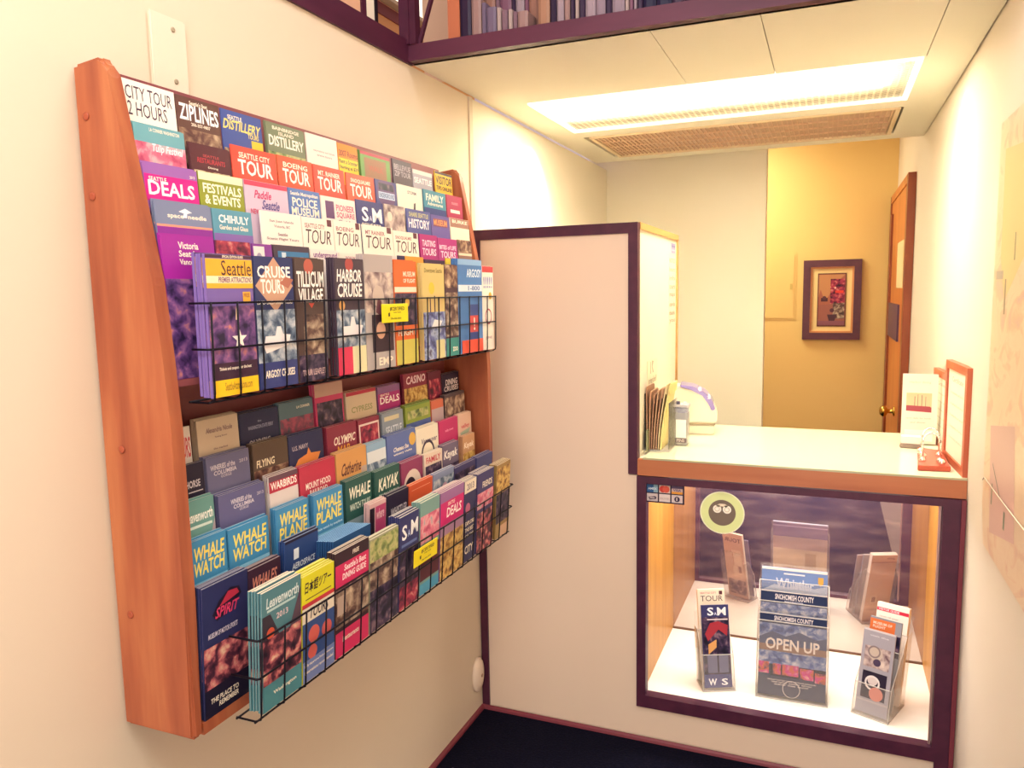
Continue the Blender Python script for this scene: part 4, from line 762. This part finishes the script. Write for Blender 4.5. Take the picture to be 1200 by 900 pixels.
L("L2",-0.668,-0.523,1.251,3,'green topped leaflet with a blue foot in the lower tier','8a9a40',[B(0,0,1,.03,"6a8a40"),P(.08,.1,.92,.24,"green"),B(0,.3,1,1,"4a5c98")])
L("L2",-0.516,-0.440,1.244,3,'orange leaflet in the lower tier beside the green topped one','cc6a50',[B(0,.15,1,1,"b8a0a4")])
L("L2",-0.431,-0.291,1.250,3,'dark photo leaflet at the far end of the second lower row','54444c',[P(0,.05,1,1,"sepia")])
L("L3",-1.495,-1.421,1.194,2,'teal and white leaflet with bold white letters in the lower tier','6a9a94',[T("Leavenworth",.05,.12,.95,.24,"f0f0ea"),B(.1,.28,.9,.31,"d0e0d8"),G([(0,.4),(.9,.4),(.4,.75),(0,.75)],"4a8a88"),G([(.6,.7),(1,.25),(1,1),(.2,1)],"a89aa4"),T("2013",.3,.42,.55,.48,W)])
L("L3",-1.410,-1.281,1.186,3,'blue grey winery leaflet, lower of the two alike','62608a',[T("WINERIES of the",.25,.09,.7,.15,"d8d0dc"),T("COLUMBIA",.3,.16,.75,.21,"d8d0dc"),T("GORGE",.42,.215,.62,.25,"c0b8c8"),T("2013",.82,.1,.97,.14,"c0b8c8"),B(0,.46,1,1,"a498b0")])
L("L3",-1.268,-1.175,1.190,4,'white leaflet with a red band headed WARBIRDS','dccfcc',[B(0,0,1,.07,"6a4a58"),B(0,.07,1,.21,"b83048"),T("WARBIRDS",.05,.08,.96,.18,"fff4ec")])
L("L3",-1.169,-1.038,1.188,3,'red railroad leaflet with an arched white title','b8344c',[T("MOUNT HOOD",.15,.24,.85,.33,"f4e4d8"),T("RAILROAD",.25,.35,.75,.42,"f4e4d8"),D(.55,.52,.1,"6a3040"),B(0,.6,1,1,"c0b4bc")])
L("L3",-1.034,-0.906,1.191,3,'pale orange leaflet with a dark flourished initial','d0965a',[T("Catherine",.12,.17,.85,.35,"5a3030",.3),D(.75,.5,.14,"4a3a50"),B(.8,.3,1,1,"b09a90")])
L("L3",-0.905,-0.815,1.188,3,'white and blue island photo leaflet in the lower tier','8cacc8',[B(0,.12,1,.3,"d8dce0"),P(0,.3,1,.6,"ocean")])
L("L3",-0.810,-0.659,1.193,3,'blue leaflet with white script beside the island photo one','5c6ca4',[T("Chateau Ste",.2,.22,.75,.29,W,.3),T("winery visits",.2,.32,.85,.36,W),D(.88,.17,.12,"d8a850"),B(0,.5,1,1,"4a5890")])
L("L3",-0.656,-0.525,1.184,3,'white leaflet with a dark ring motif in the lower tier','e4d8c4',[T("Vancouver",.2,.2,.95,.3,"6a5a70",.2),R(.5,.48,.3,.2,"3a2c44")])
L("L3",-0.519,-0.395,1.184,2,'magenta leaflet with a rounded top in the lower tier','b42c62',[T("tulip town",.3,.18,.75,.24,"e8a0b8",.1)])
L("L3",-0.392,-0.298,1.184,3,'white and green leaflet at the far end of the third lower row','dcb8a4',[T("valley",.2,.2,.85,.3,"c84a58",.1),G([(.1,.35),(.9,.3),(.5,.6)],"a8b8a0")])
L("L4",-1.509,-1.419,1.128,3,'blue leaflet with yellow WHALE WATCH title against the near panel','3e86b4',[T("WHALE",.08,.07,.95,.21,"f0d860",.1),T("WATCH",.06,.22,.93,.36,"f0d860",.1),B(.0,.42,1,.46,"8ac0dc")])
L("L4",-1.413,-1.302,1.123,3,'blue leaflet with yellow WHALE WATCH title, second from the near panel','3e86b4',[T("WHALE",.08,.07,.95,.21,"f0d860",.1),T("WATCH",.06,.22,.93,.36,"f0d860",.1),B(.0,.42,1,.46,"8ac0dc")])
L("L4",-1.278,-1.172,1.126,3,'blue leaflet with yellow WHALE PLANE title, nearer of the two','4288b6',[T("WHALE",.08,.07,.95,.22,"f0d860",.1),T("PLANE",.06,.23,.95,.38,"f0d860",.1),T("whale watch by seaplane",.02,.43,.95,.47,"c8e4f0"),B(0,.5,1,.7,"7ab0cc")])
L("L4",-1.154,-1.045,1.124,3,'blue leaflet with yellow WHALE PLANE title, farther of the two','4288b6',[T("WHALE",.08,.07,.95,.22,"f0d860",.1),T("PLANE",.06,.23,.95,.38,"f0d860",.1),T("whale watch by seaplane",.02,.43,.95,.47,"c8e4f0"),B(0,.5,1,.7,"7ab0cc")])
L("L4",-1.033,-0.923,1.126,3,'dark green leaflet headed WHALE with a pale foot','2c5650',[T("WHALE",.1,.1,.96,.26,"f4ecd8",.1),T("WATCH TOURS",.12,.32,.93,.41,"d8e0d0",.1),B(0,.52,1,.7,"8aa0a8")])
L("L4",-0.907,-0.788,1.121,3,'dark green leaflet headed KAYAK with white slanted letters','305850',[T("KAYAK",.12,.12,.96,.3,"f4ecd8",.15),T("TOURS & RENTALS",.12,.34,.93,.42,"c8d0c0",.1),B(0,.52,1,.6,"a88a84")])
L("L4",-0.779,-0.664,1.115,3,'plum leaflet with a white arched photo in the lower tier','8a3a5c',[D(.5,.42,.42,"d8c8bc"),D(.4,.42,.25,"2c2030")])
L("L4",-0.654,-0.546,1.113,3,'red topped leaflet with dark figures in the lower tier','d8c4b4',[T("FAMILY",.1,.06,.9,.16,"c03a48"),P(.05,.2,.95,.7,"night")])
L("L4",-0.543,-0.439,1.117,3,'dark leaflet with white Kayak script','6a5c74',[T("Kayak",.05,.1,.95,.28,"f4ece4",.2),P(0,.35,1,.8,"night")])
L("L4",-0.409,-0.323,1.121,3,'tan leaflet with Kayak script at the far end of the fourth lower row','c0906a',[T("Kayak",.08,.12,.92,.25,"f4e4d0",.2),P(0,.3,1,.6,"gold")])
L("L5",-1.521,-1.407,1.053,7,'large navy racing leaflet with a red emblem, low beside the near panel','2c305c',[D(.5,.15,.0,"2c305c"),G([(.2,.23),(.35,.14),(.6,.08),(.8,.1),(.85,.16),(.6,.24),(.3,.29)],"241a30"),G([(.35,.19),(.55,.1),(.75,.11),(.8,.15),(.6,.17)],"b03048"),T("SPIRIT",.25,.19,.8,.27,"d8406a",.3),T("MUSEUM OF MOTOR SPORTS",.1,.36,.75,.4,"d8d0e0",.1),P(0,.46,1,.78,"crowd"),B(0,.78,1,1,"1c1830"),T("THE PLACE TO",.12,.86,.75,.9,W,.1),T("REMEMBER",.3,.91,.75,.95,W,.1)])
L("L5",-1.405,-1.313,1.046,4,'dark leaflet with orange WHALES lettering','3c2438',[T("WHALES",.08,.1,.9,.24,"d88a78",.15),P(0,.32,1,1,"night")])
L("L5",-1.298,-1.188,1.068,3,'navy leaflet with a small white square emblem','2c447c',[B(0,0,1,.03,"241c34"),B(.25,.12,.4,.24,"dce4f0"),T("AEROSPACE",.2,.28,.9,.35,"dce4f0",.1),B(0,.48,1,1,"241c38")])
L("L5",-1.199,-1.040,1.038,11,'steel blue leaflet in a fanned bundle','2c5488',[B(0,.2,1,1,"6a4a60")])
L("L5",-0.989,-0.914,1.063,3,'pink magazine with a dark figure on its cover','d8b0b0',[B(.02,.06,.3,.5,"241828"),B(.36,.06,.98,.5,"c04878"),T("where",.4,.1,.9,.24,"f0c8d0",.1)])
L("L5",-0.908,-0.805,1.064,3,'charcoal leaflet headed with pale spaced capitals','2c2840',[T("WHISTLER",.15,.2,.95,.32,"d0c8d0",.1)])
L("L5",-0.800,-0.673,1.063,3,'plain orange red leaflet in the lowest back row','d05a38',[B(.1,.08,.9,.09,"e8a080")])
L("L5",-0.667,-0.542,1.063,3,'blue grey leaflet with a pink roundel','8a94b4',[P(0,.1,1,.4,"ocean"),D(.55,.28,.13,"d0a0b0")])
L("L5",-0.536,-0.395,1.053,3,'dark violet leaflet in the lowest back row near the far panel','4a4470',[P(0,.1,1,1,"night")])
L("L5",-0.383,-0.265,1.051,4,'dark blue rounded leaflet at the far end of the lowest back row','424880',[])
L("B2",-1.457,-1.346,1.031,4,'teal magazine with a white village title in the lower basket','52808a',[G([(0,.2),(.2,.2),(.55,.52),(.2,.6),(0,.4)],"38303c"),G([(1,.1),(1,.6),(.6,.5)],"5a4452"),T("Leavenworth",.1,.06,.95,.15,"d8e4e4",.1),B(.12,.16,.85,.18,"b8d0d0"),T("2013",.35,.22,.65,.27,"e0c8cc"),D(.2,.36,.1,"d85a40"),P(0,.4,1,.78,"crowd"),B(0,.78,1,1,"4f8a94"),T("Washington",.25,.86,.85,.9,W)])
L("B2",-1.347,-1.239,1.020,4,'yellow topped leaflet with Japanese characters in the lower basket','dcd428',[T("日本語ツアー",.08,.06,.92,.17,"342a28",.1),B(.1,.22,.9,.23,"6a6430"),B(0,.26,1,.3,"c83a44"),B(0,.3,1,.44,"f0e4d0"),T("TOURS",.2,.32,.82,.42,"342838",.15),B(0,.44,1,.8,"34508c"),D(.35,.58,.17,"d06058"),D(.75,.6,.16,"c85a58"),D(.3,.74,.14,"d06058"),B(0,.8,1,1,"7484b8"),T("Daily departures from downtown",.05,.83,.95,.86,W),T("Reservations recommended",.05,.89,.95,.92,W)])
L("B2",-1.234,-1.109,1.031,4,'black and pink dining guide headed FREE in the lower basket','34202c',[T("FREE",.5,.04,.7,.08,W,.1),B(0,.12,1,.33,"d02c60"),T("Seattle's Best",.25,.14,.92,.2,"fff0f0",.1),T("DINING GUIDE",.2,.22,.92,.28,"fff0f0",.1),P(0,.35,1,.72,"sepia"),B(.05,.42,.3,.6,"c0a898"),B(0,.76,1,1,"d02c60"),T("Restaurants",.2,.82,.7,.87,W,.1)])
L("B2",-1.105,-0.983,1.021,3,'pale green mountain photo leaflet in the lower basket','a0a084',[P(0,.02,1,.25,"green"),P(0,.25,1,.55,"sepia"),P(0,.55,1,1,"night")])
L("B2",-0.976,-0.883,1.034,4,'navy art museum leaflet with white letters in the lower basket','34386c',[T("S",.12,.1,.38,.26,"ffffff"),T("A",.42,.17,.54,.24,"c8d8f8"),T("M",.58,.08,.95,.24,"ffffff"),B(.1,.3,.9,.33,"6a7ab0"),P(0,.36,1,.75,"night"),P(0,.75,1,1,"crimson")])
L("B2",-0.874,-0.772,1.043,3,'teal and pink tulip leaflet in the lower basket','7aa09a',[P(0,.15,1,.45,"tulip"),B(0,.5,1,.85,"5a2434"),B(0,.88,1,1,"4a9cc0")])
L("B2",-0.767,-0.627,1.041,4,'lower basket lilac coupon leaflet with a hot pink DEALS block','8a5a90',[B(0,0,1,.12,"9a6a9c"),B(0,.12,1,.38,"cc2070"),T("SEATTLE",.3,.14,.6,.18,W,.1),T("DEALS",.25,.2,.9,.31,"fff4f0",.1),B(0,.38,1,.5,"a880a0"),P(0,.5,1,1,"gold")])
L("B2",-0.624,-0.546,1.038,3,'dark navy leaflet with white lines of text in the lower basket','30305a',[B(0,0,1,.15,"e8dcc8"),T("2013",.2,.04,.8,.12,"706070"),D(.3,.34,.2,"c06a8a"),T("EXPLORE",.1,.5,.9,.55,W),T("THE BEST",.1,.58,.9,.63,W),T("OF THE",.1,.66,.9,.7,W),T("CITY",.1,.8,.8,.9,W)])
L("B2",-0.537,-0.420,1.039,4,'navy and pink photo leaflet in the lower basket near its far end','403c70',[T("FRIENDS",.3,.12,.9,.2,W),P(0,.25,1,.45,"tulip"),P(0,.5,1,1,"crowd")])
L("B2",-0.398,-0.287,1.035,3,'tan brown photo leaflet at the far end of the lower basket','a0804c',[P(0,.05,1,.4,"gold"),P(0,.4,1,.8,"night"),B(.3,.85,.9,1,"d8b090")])
# ================================================================== books along the loft ledge
t = thing('bookcase','brown wooden bookcase end standing on the beam above the counter','bookcase',(0.137,-.30,2.289))
MB().box(-.019,.019,-.085,.20,0,.62,mat('b4684a',.5)).build('side_board',t)
MB().box(.019,1.40,.185,.20,0,.62,mat('3a2030',.6)).build('back_board',t)
MB().box(.019,1.40,-.085,.185,0,.006,M_beamx).build('shelf_board',t)
def book(x,w,h,d,y,col,label,lean=0,spine=None,grp='books on the loft ledge'):
    tb = thing('book',label,'book',(x+w/2,y,2.2955),(0,lean,0),grp)
    c = paper(mixhex(col,'2a1830',.35)); p = paper('b8a090'); e = .0018
    mb = MB(); mb.box(-w/2,-w/2+e,0,d,0,h,c); mb.box(w/2-e,w/2,0,d,0,h,c)
    mb.prism([(-w/2,0,0),(-w/4,-.004,0),(w/4,-.004,0),(w/2,0,0)],(0,0,h),c); mb.build('cover',tb)
    MB().box(-w/2+e,w/2-e,.001,d-.003,.002,h-.003,p).build('pages',tb)
    if spine:
        mb = MB(); mb.box(-w*.26,w*.26,-.0046,-.0036,h*.55,h*.85,paper(spine)); mb.build('spine_label',tb)
    return tb
ORD = ['first','second','third','fourth','fifth','sixth','seventh','eighth','ninth','tenth','eleventh','twelfth','thirteenth','fourteenth','fifteenth','sixteenth','seventeenth','eighteenth','nineteenth','twentieth']
CN = {'c8a494':'tan','8c8098':'grey violet','e8d4c4':'cream','a08088':'dusty mauve','c89474':'brown','241838':'black','cdbcc0':'pale grey','3a2c48':'dark violet','b8a8b0':'grey','14183c':'navy','9c6c80':'plum','d8a478':'orange tan'}
fr = [('241838',.034,.20),('c8a494',.030,.105),('8c8098',.012,.09),('8c8098',.030,.075),('e8d4c4',.012,.07),('a08088',.018,.06),('e8d4c4',.012,.06),('a08088',.012,.052),('c8a494',.030,.05)]
x = .159
for i,(c,w,h) in enumerate(fr):
    book(x,w,h,.07,-.385,c,(f'short {CN[c]} booklet, {ORD[i]} from the bookcase end in the front row of the ledge' if i else 'black book standing against the bookcase end'),0,None,'short booklets at the front of the ledge'); x += w+.0025
bk = [('c89474',.036,.26),('a08088',.012,.22),('9c6c80',.036,.25),('3a2c48',.010,.24),('cdbcc0',.026,.27),('9c6c80',.012,.24),('c89474',.030,.26),('9c6c80',.010,.25)]
x = .200
for i,(c,w,h) in enumerate(bk):
    book(x,w,h,.14,-.305,c,f'tall {CN[c]} book, {ORD[i]} from the bookcase end in the back row',0,'d8c4b0' if i in (0,4,6) else None,'tall books in the back row of the ledge'); x += w+.002
x = max(x,.365)
row = [('d8a478',.034,.28),('241838',.018,.26),('cdbcc0',.020,.27),('c8a494',.016,.25),('3a2c48',.012,.27),('e8d4c4',.010,.25),('3a2c48',.016,.26),('cdbcc0',.028,.27),('b8a8b0',.026,.26),('3a2c48',.016,.27),('b8a8b0',.034,.28),('e8d4c4',.010,.25),('9c6c80',.010,.26),('cdbcc0',.008,.26),('3a2c48',.014,.27),('14183c',.034,.27),('14183c',.04,.28),('3a2c48',.03,.26),('241838',.036,.27),('3a2c48',.034,.27)]
for i,(c,w,h) in enumerate(row):
    book(x,w,h,.13,-.350,c,f'{CN[c]} book standing {ORD[i]} to the right of the front booklets on the ledge',0,'8c7c94' if i in (7,10,15) else None,'books right of the booklets on the ledge'); x += w+.002
